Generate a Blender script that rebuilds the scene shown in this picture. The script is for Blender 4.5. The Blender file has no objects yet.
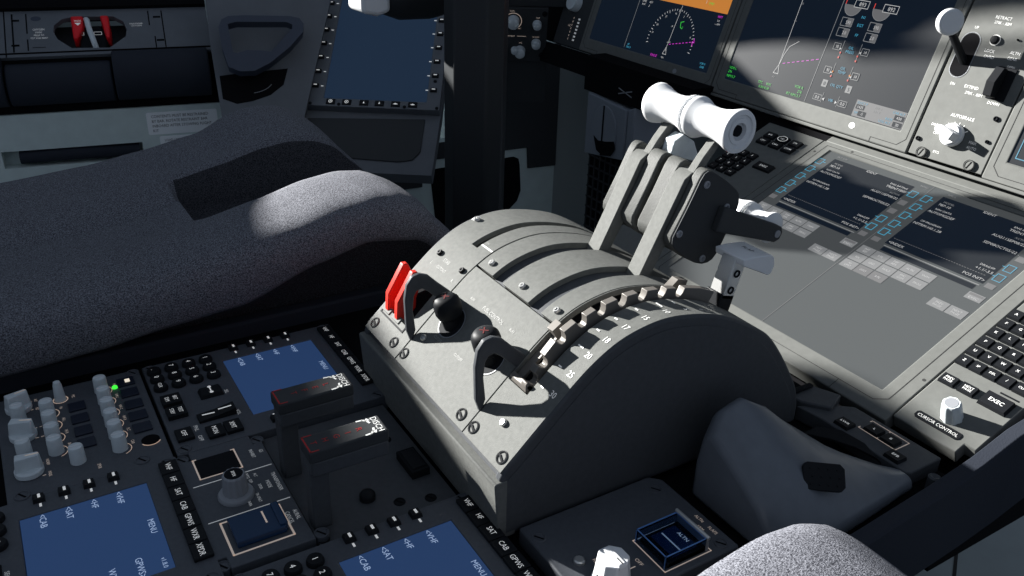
import bpy, bmesh, math, random
from mathutils import Matrix, Vector
random.seed(7)
PI = math.pi
scene = bpy.context.scene
COL = scene.collection
def R(d): return math.radians(d)
def I4(): return Matrix.Identity(4)
# ------------------------------------------------------------------ materials
MATS = {}
def mat(name, col, rough=.5, metal=0.0, spec=.28, noise=None, bump=None, emit=None, es=1.0, extra=None):
    if name in MATS: return MATS[name]
    m = bpy.data.materials.new(name); m.use_nodes = True
    nt = m.node_tree; b = nt.nodes['Principled BSDF']
    c = (*col, 1)
    b.inputs['Base Color'].default_value = c; b.inputs['Roughness'].default_value = rough
    b.inputs['Metallic'].default_value = metal; b.inputs['Specular IOR Level'].default_value = spec
    tc = nt.nodes.new('ShaderNodeTexCoord')
    if noise:
        sc, amt = noise
        n = nt.nodes.new('ShaderNodeTexNoise'); n.inputs['Scale'].default_value = sc; n.inputs['Detail'].default_value = 6
        nt.links.new(tc.outputs['Object'], n.inputs['Vector'])
        mp = nt.nodes.new('ShaderNodeMapRange'); mp.inputs['From Min'].default_value = .3; mp.inputs['From Max'].default_value = .7
        mp.inputs['To Min'].default_value = 1 - amt; mp.inputs['To Max'].default_value = 1 + amt
        nt.links.new(n.outputs['Fac'], mp.inputs['Value'])
        mx = nt.nodes.new('ShaderNodeVectorMath'); mx.operation = 'SCALE'; mx.inputs[0].default_value = col
        nt.links.new(mp.outputs['Result'], mx.inputs['Scale']); nt.links.new(mx.outputs['Vector'], b.inputs['Base Color'])
    if bump:
        sc, st = bump
        n = nt.nodes.new('ShaderNodeTexNoise'); n.inputs['Scale'].default_value = sc; n.inputs['Detail'].default_value = 3
        nt.links.new(tc.outputs['Object'], n.inputs['Vector'])
        bp = nt.nodes.new('ShaderNodeBump'); bp.inputs['Strength'].default_value = st; bp.inputs['Distance'].default_value = .0006
        nt.links.new(n.outputs['Fac'], bp.inputs['Height']); nt.links.new(bp.outputs['Normal'], b.inputs['Normal'])
    if emit:
        b.inputs['Emission Color'].default_value = (*emit, 1); b.inputs['Emission Strength'].default_value = es
    if extra: extra(nt, b, tc)
    MATS[name] = m
    return m
GREY = mat('grey_textured_paint', (.128, .131, .124), .65, spec=.10, noise=(260, .10), bump=(1500, .35))
GREYS = mat('grey_smooth_paint', (.128, .131, .124), .65, spec=.12, noise=(120, .06))
GREYD = mat('dark_grey_paint', (.060, .064, .070), .5, spec=.15, noise=(200, .08), bump=(1800, .2))
PANEL = mat('charcoal_panel_paint', (.070, .076, .088), .5, noise=(300, .08), bump=(2200, .2))
BLACK = mat('black_plastic', (.012, .013, .015), .6, spec=.03)
KEYB = mat('black_key_plastic', (.011, .012, .014), .5, spec=.1)
PIT = mat('deep_black_void', (.006, .006, .007), .9, spec=.05)
RUBBER = mat('black_vinyl', (.026, .030, .040), .65, spec=.08, bump=(700, .3))
COLM = mat('black_column_paint', (.020, .023, .026), .5)
WHITE = mat('white_handle_plastic', (.68, .69, .70), .35)
KNOB = mat('pale_grey_knob_plastic', (.55, .60, .62), .4, noise=(200, .05))
KNOBG = mat('mid_grey_knob_plastic', (.24, .25, .27), .45)
STEEL = mat('brushed_steel', (.55, .55, .54), .32, metal=.75)
BRASS = mat('worn_tan_metal', (.15, .138, .125), .45, metal=.2, spec=.3)
RED = mat('red_switch_plastic', (.55, .025, .015), .4, noise=(500, .12))
REDK = mat('dark_red_mark', (.10, .008, .008), .6)
REDD = mat('red_mask_plastic', (.75, .010, .018), .35)
INKW = mat('white_lettering', (.75, .75, .73), .6, emit=(.75, .75, .73), es=.16)
INKT = mat('tan_lettering', (.62, .52, .44), .6, emit=(.62, .50, .42), es=.30)
INKR = mat('red_lettering', (.40, .02, .02), .6)
INKQ = mat('faded_white_lettering', (.30, .30, .29), .6)
INKD = mat('dark_lettering', (.04, .04, .04), .8, spec=.05)
KEYL = mat('lit_key_legend', (.8, .8, .78), .6, emit=(.8, .8, .78), es=.35)
SILL = mat('grey_green_side_panel', (.56, .64, .62), .6, noise=(40, .05))
SIDE = mat('charcoal_side_panel', (.115, .125, .140), .6, noise=(30, .06))
SIDEK = mat('dark_side_panel', (.032, .035, .038), .65)
FLOORM = mat('grey_floor_panel', (.30, .335, .335), .7, noise=(25, .06))
PLAC = mat('pale_placard', (.85, .87, .88), .6)
TILL = mat('blue_black_handle_plastic', (.045, .055, .080), .5)
BLUECAP = mat('blue_switch_guard', (.012, .035, .085), .25)
def emis(name, c, s=1.0, base=(.05, .05, .05)):
    return mat(name, base, .5, spec=.08, emit=c, es=s)
SCRB = emis('blue_screen_glow', (.0155, .038, .105), 1, (.02, .03, .05))
SCRE = emis('dim_blue_screen_glow', (.009, .020, .042), 1, (.02, .024, .03))
SCRN = emis('navy_screen_glow', (.0030, .0068, .0145), 1, (.014, .015, .016))
SCRG = emis('grey_screen_glow', (.052, .056, .058), 1, (.038, .041, .042))
SW = emis('screen_white', (.46, .46, .46), 1, (.10, .10, .10)); SGR = emis('screen_grey', (.125, .125, .13), 1, (.06, .06, .06))
SLG = emis('screen_light_grey', (.19, .195, .20), 1, (.07, .07, .07))
SC = emis('screen_cyan', (.05, .33, .50), 1); SM = emis('screen_magenta', (.65, .03, .60), 1); SG = emis('screen_green', (.04, .55, .05), 1)
SO = emis('screen_orange', (.52, .19, .035), 1, (.1, .05, .02)); SRD = emis('screen_red', (.7, .06, .04), 1); SLB = emis('screen_text_blue', (.28, .38, .58), 1)
LEDG = emis('green_lamp', (.05, .9, .05), 1.2); LEDW = emis('white_lamp', (.9, .82, .68), .9)
def glassx(nt, b, tc):
    b.inputs['Transmission Weight'].default_value = 1.0; b.inputs['IOR'].default_value = 1.1
GUARD = mat('clear_blue_guard_plastic', (.45, .62, .85), .08, extra=glassx)
def fabx(nt, b, tc):
    v = nt.nodes.new('ShaderNodeMapping'); v.inputs['Scale'].default_value = (1300, 620, 1300); v.inputs['Rotation'].default_value = (0, 0, .9)
    v2 = nt.nodes.new('ShaderNodeMapping'); v2.inputs['Scale'].default_value = (620, 1300, 900); v2.inputs['Rotation'].default_value = (0, 0, .9)
    ns = []
    for q in (v, v2):
        nt.links.new(tc.outputs['Object'], q.inputs['Vector'])
        n = nt.nodes.new('ShaderNodeTexNoise'); n.inputs['Scale'].default_value = 1; n.inputs['Detail'].default_value = 1.5; nt.links.new(q.outputs['Vector'], n.inputs['Vector']); ns.append(n)
    mx = nt.nodes.new('ShaderNodeMath'); mx.operation = 'MAXIMUM'; nt.links.new(ns[0].outputs['Fac'], mx.inputs[0]); nt.links.new(ns[1].outputs['Fac'], mx.inputs[1])
    cr = nt.nodes.new('ShaderNodeValToRGB'); e = cr.color_ramp.elements
    c = b.inputs['Base Color'].default_value
    e[0].position = .42; e[0].color = (c[0]*.25, c[1]*.25, c[2]*.27, 1); e[1].position = .72; e[1].color = (c[0]*1.9, c[1]*1.9, c[2]*1.85, 1)
    nt.links.new(mx.outputs[0], cr.inputs['Fac']); nt.links.new(cr.outputs['Color'], b.inputs['Base Color'])
    bp = nt.nodes.new('ShaderNodeBump'); bp.inputs['Strength'].default_value = .7; bp.inputs['Distance'].default_value = .001
    nt.links.new(mx.outputs[0], bp.inputs['Height']); nt.links.new(bp.outputs['Normal'], b.inputs['Normal'])
BTN = mat('blue_black_button', (.012, .016, .030), .4)
VENT = mat('slate_outlet_paint', (.19, .21, .24), .55)
GEDGE = mat('blue_edge_glint', (.10, .22, .50), .25)  # light caught by the guard's edges, put in as colour
CHEEK = mat('rough_lever_casting', (.070, .072, .068), .6, spec=.2, noise=(90, .16), bump=(900, .4))
FABRIC = mat('grey_blue_woven_fabric', (.122, .125, .145), .95, spec=.15, extra=fabx)
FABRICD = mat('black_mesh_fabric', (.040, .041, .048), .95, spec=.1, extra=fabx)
# ------------------------------------------------------------------ mesh builder (millimetres in a local frame)
_glyph = {}
def glyph(s):
    if s in _glyph: return _glyph[s]
    cu = bpy.data.curves.new('t', 'FONT'); cu.body = s; cu.size = 1; cu.resolution_u = 2
    ob = bpy.data.objects.new('t', cu); COL.objects.link(ob)
    dg = bpy.context.evaluated_depsgraph_get()
    me = bpy.data.meshes.new_from_object(ob.evaluated_get(dg))
    vs = [(v.co.x, v.co.y) for v in me.vertices]; fs = [tuple(p.vertices) for p in me.polygons]
    bpy.data.objects.remove(ob); bpy.data.curves.remove(cu); bpy.data.meshes.remove(me)
    w = max((v[0] for v in vs), default=0)
    _glyph[s] = (vs, fs, w); return _glyph[s]
WM = {}
class MB:
    def __init__(s, F=None, xf=None):
        s.F = F or I4(); s.xf = xf; s.v = []; s.f = []; s.mi = []; s.mats = []
    def m(s, mt):
        if mt not in s.mats: s.mats.append(mt)
        return s.mats.index(mt)
    def add(s, vs, fs, mt):
        k = len(s.v); i = s.m(mt)
        s.v += vs
        for f in fs: s.f.append(tuple(k + a for a in f)); s.mi.append(i)
        return s
    def box(s, x0, x1, y0, y1, z0, z1, mt, ny=1, nx=1):
        ys = [y0 + (y1-y0)*i/ny for i in range(ny+1)]
        vs = []; fs = []
        for y in ys: vs += [(x0, y, z0), (x1, y, z0), (x1, y, z1), (x0, y, z1)]
        for i in range(ny):
            a = 4*i; b = a+4
            for j in range(4): fs.append((a+j, b+j, b+(j+1) % 4, a+(j+1) % 4))
        fs.append((0, 1, 2, 3)); n = 4*ny; fs.append((n+3, n+2, n+1, n))
        return s.add(vs, fs, mt)
    def prism(s, poly, z0, z1, mt, axis='z', taper=1.0, cap=True):
        n = len(poly); cx = sum(p[0] for p in poly)/n; cy = sum(p[1] for p in poly)/n
        lo = [(p[0], p[1], z0) for p in poly]; hi = [(cx+(p[0]-cx)*taper, cy+(p[1]-cy)*taper, z1) for p in poly]
        vs = lo + hi
        if axis == 'x': vs = [(z, a, b) for a, b, z in vs]
        if axis == 'y': vs = [(a, z, b) for a, b, z in vs]
        fs = [tuple(range(n-1, -1, -1)), tuple(range(n, 2*n))] + [(i, (i+1) % n, n+(i+1) % n, n+i) for i in range(n)]
        return s.add(vs, fs, mt)
    def lathe(s, prof, c, mt, ax=(0, 0, 1), n=24):
        ax = Vector(ax).normalized(); u = ax.orthogonal().normalized(); w = ax.cross(u); c = Vector(c)
        vs = []; fs = []
        for r, h in prof:
            for i in range(n):
                a = 2*PI*i/n; vs.append(tuple(c + ax*h + (u*math.cos(a) + w*math.sin(a))*max(r, 1e-4)))
        for j in range(len(prof)-1):
            for i in range(n): fs.append((j*n+i, j*n+(i+1) % n, (j+1)*n+(i+1) % n, (j+1)*n+i))
        fs.append(tuple(range(n-1, -1, -1))); k = (len(prof)-1)*n; fs.append(tuple(range(k, k+n)))
        return s.add(vs, fs, mt)
    def tube(s, pts, r, mt, n=10, closed=False, sx=1.0):
        P = [Vector(p) for p in pts]; N = len(P); rr = r if isinstance(r, (list, tuple)) else [r]*N
        vs = []; fs = []; up = None
        for i, p in enumerate(P):
            if closed: t = (P[(i+1) % N]-P[i-1]).normalized()
            else: t = (P[min(i+1, N-1)]-P[max(i-1, 0)]).normalized()
            if up is None: up = t.orthogonal().normalized()
            up = (up - t*up.dot(t)).normalized(); w = t.cross(up)
            for k in range(n):
                a = 2*PI*k/n; vs.append(tuple(p + (up*math.cos(a)*sx + w*math.sin(a))*rr[i]))
        for i in range(N if closed else N-1):
            j = (i+1) % N
            for k in range(n): fs.append((i*n+k, i*n+(k+1) % n, j*n+(k+1) % n, j*n+k))
        if not closed: fs.append(tuple(range(n-1, -1, -1))); fs.append(tuple(range((N-1)*n, N*n)))
        return s.add(vs, fs, mt)
    def text(s, t, x, y, cap, z, mt, al='c', ang=0.0, sx=1.0):
        vs, fs, w = glyph(t); k = cap/.729; o = {'c': w/2, 'l': 0, 'r': w}[al]; ca, sa = math.cos(ang), math.sin(ang)
        out = []
        for a, b in vs:
            a = (a-o)*k*sx; b = (b-.3645)*k; out.append((x + a*ca - b*sa, y + a*sa + b*ca, z))
        return s.add(out, fs, mt)
    def quad(s, pts, z, mt):
        return s.add([(p[0], p[1], z) for p in pts], [tuple(range(len(pts)))], mt)
    def rect(s, x0, x1, y0, y1, z, mt): return s.quad([(x0, y0), (x1, y0), (x1, y1), (x0, y1)], z, mt)
    def line(s, pts, w, z, mt, closed=False):
        pts = list(pts)
        if closed: pts.append(pts[0])
        for a, b in zip(pts, pts[1:]):
            d = Vector((b[0]-a[0], b[1]-a[1])); L = d.length
            if L < 1e-6: continue
            n = Vector((-d.y, d.x))/L*w/2; e = d/L*w*.3
            s.quad([(a[0]-e.x-n.x, a[1]-e.y-n.y), (b[0]+e.x-n.x, b[1]+e.y-n.y), (b[0]+e.x+n.x, b[1]+e.y+n.y), (a[0]-e.x+n.x, a[1]-e.y+n.y)], z, mt)
        return s
    def arc(s, cx, cy, r, w, a0, a1, z, mt, n=20, ry=None):
        ry = ry or r
        return s.line([(cx+r*math.cos(R(a0+(a1-a0)*i/n)), cy+ry*math.sin(R(a0+(a1-a0)*i/n))) for i in range(n+1)], w, z, mt)
    def disc(s, cx, cy, r, z, mt, n=20, ry=None):
        ry = ry or r
        return s.quad([(cx+r*math.cos(2*PI*i/n), cy+ry*math.sin(2*PI*i/n)) for i in range(n)], z, mt)
    def frame(s, x0, x1, y0, y1, w, z0, z1, mt, wt=None):
        wt = wt or w
        s.box(x0, x0+w, y0, y1, z0, z1, mt); s.box(x1-w, x1, y0, y1, z0, z1, mt)
        s.box(x0+w, x1-w, y0, y0+wt, z0, z1, mt); return s.box(x0+w, x1-w, y1-wt, y1, z0, z1, mt)
    def plate(s, x0, x1, y0, y1, a0, a1, b0, b1, z0, z1, mt):
        vs = []
        for z in (z0, z1): vs += [(x0, y0, z), (x1, y0, z), (x1, y1, z), (x0, y1, z), (a0, b0, z), (a1, b0, z), (a1, b1, z), (a0, b1, z)]
        fs = []
        for i in range(4):
            j = (i+1) % 4
            fs += [(8+i, 8+j, 12+j, 12+i), (i, 4+i, 4+j, j), (i, j, 8+j, 8+i), (4+i, 12+i, 12+j, 4+j)]
        return s.add(vs, fs, mt)
    def build(s, name, parent=None, bevel=0, seg=2, sub=0, smooth=35, stuff=False):
        vs = s.v
        if s.xf: vs = [s.xf(*p) for p in vs]
        base = WM[parent.name] if parent else s.F
        T = base.inverted() @ s.F
        sc = .001
        co = [T @ Vector((p[0]*sc, p[1]*sc, p[2]*sc)) for p in vs]
        me = bpy.data.meshes.new(name); me.from_pydata([tuple(c) for c in co], [], s.f)
        for mm in s.mats: me.materials.append(mm)
        me.polygons.foreach_set('material_index', s.mi)
        bm = bmesh.new(); bm.from_mesh(me)
        bmesh.ops.recalc_face_normals(bm, faces=[f for f in bm.faces if any(len(e.link_faces) == 2 for e in f.edges)])
        for f in bm.faces: f.smooth = True
        for e in bm.edges:
            if len(e.link_faces) == 2 and e.calc_face_angle(9) > R(smooth): e.smooth = False
        bm.to_mesh(me); bm.free()
        o = bpy.data.objects.new(name, me); COL.objects.link(o)
        if parent: o.parent = parent; WM[o.name] = base
        else: o.matrix_world = base; WM[o.name] = base
        if bevel:
            b = o.modifiers.new('bevel', 'BEVEL'); b.width = bevel*sc; b.segments = seg; b.limit_method = 'ANGLE'; b.angle_limit = R(40); b.harden_normals = False
            for p in me.polygons: p.use_smooth = True
        if sub:
            b = o.modifiers.new('sub', 'SUBSURF'); b.levels = sub; b.render_levels = sub
        return o
def tag(o, label, cat, group=None):
    o['label'] = label; o['category'] = cat
    if group: o['group'] = group
    return o
def struct(o): o['kind'] = 'structure'; return o
def thing(name, label, cat, F, group=None):
    o = bpy.data.objects.new(name, None); COL.objects.link(o); o.empty_display_size = .02
    o.matrix_world = F; WM[o.name] = F.copy()
    return tag(o, label, cat, group)
def frame(o, ex, ey):
    ex = Vector(ex).normalized(); ey = Vector(ey).normalized(); ez = ex.cross(ey)
    return Matrix(((ex.x, ey.x, ez.x, o[0]), (ex.y, ey.y, ez.y, o[1]), (ex.z, ey.z, ez.z, o[2]), (0, 0, 0, 1)))
def T(x, y, z=0): return Matrix.Translation((x*.001, y*.001, z*.001))
def copy_tree(o, parent=None):
    c = o.copy(); COL.objects.link(c)
    if parent: c.parent = parent
    for ch in o.children: copy_tree(ch, c)
    return c
FM = frame((.0427, .5620, .0057), (1, 0, 0), (0, math.cos(R(23.6)), math.sin(R(23.6))))       # lower forward panel
FU = frame((-.1781, .8321, .1521), (1, 0, 0), (0, math.cos(R(71.85)), math.sin(R(71.85))))    # upright display panel
FE = frame((-.8689, .4315, .0410), (.5592, .8290, 0), (-.6533, .4407, .6157))                 # side display
FK = frame((-.8208, .7612, .0870), (.5, .866, 0), (.26, -.15, .954))                          # small knob panel
FS = frame((-1.05, .1685, -.0307), (.1736, .9848, 0), (0, 0, 1))                              # side wall
FX = frame((-1.0603, .1099, .1040), (.1736, .9848, 0), (-.7544, .1330, .6428))                # mask shelf
FT = frame((-.9061, .3289, .1074), (.2588, .9659, 0), (-.6209, .1664, .7660))                 # tiller
FF = frame((-0.9306, 0.6869, -0.1357), (.0523, .9986, 0), (0, 0, 1))                             # foot well
FV = frame((-.5362, .7818, .0277), (1, 0, 0), (0, 0, 1))                                      # vent box
def dzus(mb, x, y, z=0, r=5.5, mt=None, slot=.6):
    mt = mt or PANEL
    mb.lathe([(r, -6), (r, .3), (r*.92, .8), (r*.78, .8), (r*.74, .2), (0, .2)], (x, y, z), mt, n=18)
    c, s_ = math.cos(slot), math.sin(slot); a = r*.72
    mb.line([(x-a*c, y-a*s_), (x+a*c, y+a*s_)], r*.26, z+.35, PIT)
# ------------------------------------------------------------------ aisle stand
def aisle_stand():
    t = thing('aisle_stand', 'black aisle stand between the two seats carrying panels and throttle quadrant', 'pedestal', T(45, 100, -40))
    MB().box(-206, 287, -420, 530, -46, -15, PIT).build('deck', t)
    mb = MB()
    mb.prism([(-420, 2), (620, 2), (620, -90), (-420, -90)], -223, -206, RUBBER, 'x')
    mb.build('left_rail', t, bevel=3)
    mb = MB()
    path = [(321, 150, 0), (318, 250, 0), (311, 395, 0), (306, 480, 1), (302, 541, 3), (305, 578, 20), (318, 640, 50), (322, 740, 95)]
    BZ = [-70, -70, -72, -76, -78, -66, -22, 40]
    vs = []; fs = []
    for (x, y, z), zb in zip(path, BZ): vs += [(x-14, y, z-10), (x-13, y, z+1), (x-2, y, z+1), (x, y, z-1), (x, y, zb), (x-14, y, zb)]
    n = 6
    for i in range(len(path)-1):
        for j in range(n): fs.append((i*n+j, i*n+(j+1) % n, (i+1)*n+(j+1) % n, (i+1)*n+j))
    fs += [tuple(range(n)), tuple(range(len(vs)-1, len(vs)-1-n, -1))]
    mb.add(vs, fs, RUBBER); mb.lathe([(0, 0), (6, 0), (6, 1.5), (4.4, 1.6), (4, .6), (0, .6)], (316, 340, -22), RUBBER, (1, 0, 0))
    mb.build('right_rail', t, bevel=1.2)
    mb = MB(); mb.box(-206, 287, 500, 545, -110, -48, PIT); mb.prism([(540, -48), (835, 82), (835, -120), (540, -120)], -200, 285, PIT, 'x'); mb.build('forward_housing', t)
aisle_stand()
# ------------------------------------------------------------------ radio tuning panels
def screen_glass(mb, x0, x1, y0, y1, z, mt): mb.box(x0, x1, y0, y1, z-3, z, mt)
def radio_panel(F, label):
    t = thing('radio_tuning_panel', label, 'radio panel', F, 'radio tuning panels on the aisle stand')
    mb = MB(F)
    mb.plate(-21, 125.5, -67, 109, 0, 98.2, -.2, 83.8, -14, 0, PANEL)
    mb.box(-1, 99, -1, 85, -13, -6, BLACK)
    mb.build('faceplate', t, bevel=.8)
    mb = MB(F); screen_glass(mb, .2, 98, .2, 83.6, -1, SCRB)
    sc = mb.build('screen', t)
    mb = MB(F); z = -.7
    for i, s in enumerate(('<CAB', '<SAT', '<HF', '<VHF')): mb.text(s, 1, 14.4+16.6*i, 4.6, z, SLB, 'l', sx=.95)
    for i, s in enumerate(('XPDR>', 'WXR>', 'GPWS>')): mb.text(s, 97, 31+16.6*i, 4.6, z, SLB, 'r', sx=.95)
    mb.text('MENU', 50, 78.5, 4.4, z, SLB, sx=.95); mb.text('v1.8.0', 90, 78.5, 3.2, z, SLB)
    mb.build('screen_text', sc)
    for side, xk, xb in ((0, -16.5, -9.5), (1, 114, 107)):
        for i in range(4):
            y = 14.4+16.6*i
            mb = MB(F); mb.prism([(xk-4, y-4.5), (xk+4, y-4.5), (xk+4.5, y+3.5), (xk-3.5, y+3.5)], 0, 3.2, KEYB, taper=.85)
            mb.box(xk-2.2, xk+2.0, y-.9, y+.9, 3.2, 3.5, KEYL); mb.box(xb-1.8, xb+1.8, y-.8, y+.8, 0, .25, KEYL)
            mb.build('line_key', t)
    for i, s in enumerate(('VHF', 'HF', 'SAT', 'CAB', 'GPWS', 'WXR', 'XPDR')):
        x = -6.5+16.7*i
        mb = MB(F); mb.box(x-7.9, x+7.9, 95, 108, 0, 3, KEYB)
        mb.build('mode_key', t, bevel=.7).data
        mb = MB(F); mb.text(s, x, 101.5, 4.2, 3.2, KEYL, sx=.85); mb.build('key_legend', t)
    rows = (('1', '2', '3'), ('4', '5', '6'), ('7', '8', '9'), ('.', '0', 'CLR'))
    for j, rw in enumerate(rows):
        for i, s in enumerate(rw):
            x = (-6.5, 7.7, 23)[i]; y = -13.8-15*j
            mb = MB(F); mb.lathe([(6.1, -1), (6.1, 2.4), (5.4, 4), (0, 4.2)], (x, y, 0), KEYB, n=16)
            mb.text(s, x, y, 4.2 if s != 'CLR' else 3, 4.4, KEYL); mb.build('number_key', t)
    for x, a, b in ((48, 'BRT', 'DIM'), (68, 'TEST', 'STBY')):
        mb = MB(F); mb.box(x-7.5, x+7.5, -63, -47.5, 0, 4, KEYB)
        mb.text(a, x, -51.8, 3.4, 4.2, KEYL, sx=.8); mb.text(b, x, -58.3, 3.4, 4.2, KEYL, sx=.8); mb.build('function_key', t)
    mb = MB(F); mb.prism([(42, -33), (57, -33), (57, -13), (42, -13)], 0, 4, KEYB, taper=.8); mb.line([(45.5, -23), (53.5, -23)], 1.1, 4.1, KEYL); mb.disc(45, -23, 1.6, 4.15, KEYL); mb.disc(54, -23, 1.6, 4.15, KEYL)
    mb.build('transfer_switch', t, bevel=.5)
    mb = MB(F); mb.prism([(79+0, -42), (91, -42), (91, -12), (79, -12)], 0, 2, KEYB)
    mb.prism([(-42, 2), (-27, 3.2), (-12, 6), (-12, 0), (-42, 0)], 79.5, 90.5, KEYB, 'x')
    mb.line([(85, -38), (85.6, -29)], 1.5, 3.9, KEYL); mb.line([(85.6, -25), (85, -15)], 1.5, 5.9, KEYL); mb.build('volume_rocker', t)
    for x, y, s, mt in ((102, -56.5, '', KEYB), (109, -34, 'MON', KEYB), (109, -19.7, 'XMT', KEYB)):
        mb = MB(F); mb.box(x-8, x+8, y-6.5, y+6.5, 0, 3, mt); mb.text(s or 'OFF', x, y, 4, 3.2, KEYL, sx=.85); mb.build('push_key', t, bevel=.5)
    mb = MB(F); mb.text('SEL', 53, -10.5, 3, .3, INKW); mb.text('VOL', 89, -10, 3, .3, INKW); mb.text('PNL', 95.8, -46, 3.4, .3, INKW); mb.text('OFF', 111, -46, 3.4, .3, INKW)
    mb.build('lettering', t)
    for x, y in ((-15.5, 101.5), (120, 101.5), (-15.5, -61), (119.5, -60.5)):
        mb = MB(F); dzus(mb, x, y); mb.build('fastener', t)
    return t
radio_panel(T(-146, 65.4), 'radio panel beside the seat, its blue screen partly behind the fire handles')
radio_panel(T(146, 65.4), 'radio panel below the throttle corner, cut by the bottom edge of the photo')
radio_panel(T(0, -112.2), 'radio panel with large blue screen at lower left, below the transponder panel')
# ------------------------------------------------------------------ transponder panel
def transponder():
    F = T(0, 0); t = thing('transponder_panel', 'charcoal transponder panel with ribbed grey rotary knob and blue guarded switch', 'control panel', T(45, 28)); 
    mb = MB(F); mb.prism([(-10, -4.5), (105, -4.5), (105, 2.5), (117.5, 2.5), (117.5, 60), (-8, 60), (-8, 53), (-20.5, 53), (-20.5, 6), (-10, 6)], -14, 0, PANEL); mb.build('faceplate', t, bevel=.8)
    mb = MB(F); mb.box(-7, 16.4, 7.5, 37, 0, 1, BLACK); mb.build('display_window', t, bevel=.4)
    mb = MB(F); z = .3
    mb.line([(-7, 7.5), (-7, 10)], 1, z, INKT); mb.line([(-4, 7.2), (-7.6, 7.2), (-7.6, 37.2), (-5, 37.2)], .1, z, INKT)
    mb.line([(-8.3, 6.6), (17.2, 6.6)], 1.2, z, INKT); mb.line([(-8.3, 37.8), (17.2, 37.8)], 1.2, z, INKT); mb.line([(-8.3, 6.6), (-8.3, 9)], 1.2, z, INKT); mb.line([(-8.3, 35.5), (-8.3, 37.8)], 1.2, z, INKT); mb.line([(17.2, 6.6), (17.2, 37.8)], 1.2, z, INKT)
    mb.line([(24.2, 0), (24.2, 57.8)], .9, z, INKW); mb.line([(68.2, 0), (68.2, 57.8)], .9, z, INKW)
    mb.line([(72, 7), (107, 7), (107, 48.5), (72, 48.5)], 1.5, z, INKT, True)
    for s, x, y, c in (('GS', 3.8, 56, 3), ('INHIBIT', 4.2, 49, 3), ('TRANSPONDER', 45.8, 55.5, 3), ('MODE', 46, 49.3, 3), ('AURAL', 88, 56.5, 3.2), ('CANCEL', 89, 51, 3.2), ('ALT', 31, 43.5, 2.3), ('RPTG', 29.5, 38, 2.3), ('OFF', 36.5, 38.5, 2.3), ('XPDR', 46, 43, 2.3), ('TA ONLY', 57.5, 38.5, 2.3), ('TA/RA', 60.5, 31, 2.3)):
        mb.text(s, x, y, c, z, INKW, sx=.8)
    mb.build('lettering', t)
    k = MB(F); k.lathe([(13, 0), (13, 1.5), (12, 3), (9, 4)], (47, 25, 0), KNOBG, n=32); k.build('knob_skirt', t)
    n = 48; prof = []
    k = MB(F)
    vs = []; fs = []
    for h, r in ((4, 8.8), (12, 8.3), (18.5, 8), (19.5, 7.3)):
        for i in range(n):
            a = 2*PI*i/n; rr = r*(1+.035*(1 if (i//2) % 2 else -1)); vs.append((47+rr*math.cos(a), 25+rr*math.sin(a), h))
    for j in range(3):
        for i in range(n): fs.append((j*n+i, j*n+(i+1) % n, (j+1)*n+(i+1) % n, (j+1)*n+i))
    fs.append(tuple(range(3*n, 4*n))); k.add(vs, fs, KNOBG); kn = k.build('mode_knob', t, smooth=25)
    k = MB(F); k.disc(47, 25, 6.6, 19.65, BLACK); k.text('XPDR', 47, 25, 2.4, 19.8, KEYL, sx=.8); k.build('knob_cap', kn)
    g = MB(F); g.box(75, 102.5, 11, 45, 0, 6, BLUECAP); g.box(76, 101, 41, 46.5, 0, 8, BLUECAP); gd = g.build('switch_guard', t, bevel=1)
    g = MB(F); g.box(80, 93, 33.4, 34.6, 6, 6.3, INKT); g.build('guard_stripe', gd)
    for x, y in ((-15.5, 0), (-14, 57.5), (111.5, -1.5), (112.5, 65.5)):
        mb = MB(F); dzus(mb, x, y, -2); mb.build('fastener', t)
transponder()
# ------------------------------------------------------------------ audio control panel
def knob_cyl(F, t, x, y, h=14.5, r=5.6, name='volume_knob'):
    k = MB(F); k.lathe([(r*1.02, 0), (r, 2), (r*.96, h-2), (r*.88, h-.5), (r*.5, h), (0, h)], (x, y, 0), KNOB, n=20)
    o = k.build(name, t); k = MB(F); k.box(x-.5, x+.5, y-r*.8, y+r*.8, h, h+.25, WHITE); k.build('pointer_line', o)
def selector(F, t, x, y, rot):
    k = MB(F); c, s_ = math.cos(rot), math.sin(rot)
    def P(a, b): return (x+a*c-b*s_, y+a*s_+b*c)
    k.lathe([(10, 0), (10, 4), (9.2, 5)], (x, y, 0), KNOB, n=24)
    pts = [P(-9, -4.5), P(9, -3.2), P(10, 0), P(9, 3.2), P(-9, 4.5)]
    k.prism(pts, 4, 16, KNOB, taper=.86); o = k.build('selector_knob', t, bevel=.8)
    k = MB(F); k.line([P(0, 0), P(8.2, 0)], .9, 16.2, INKT); k.build('pointer_line', o)
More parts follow.
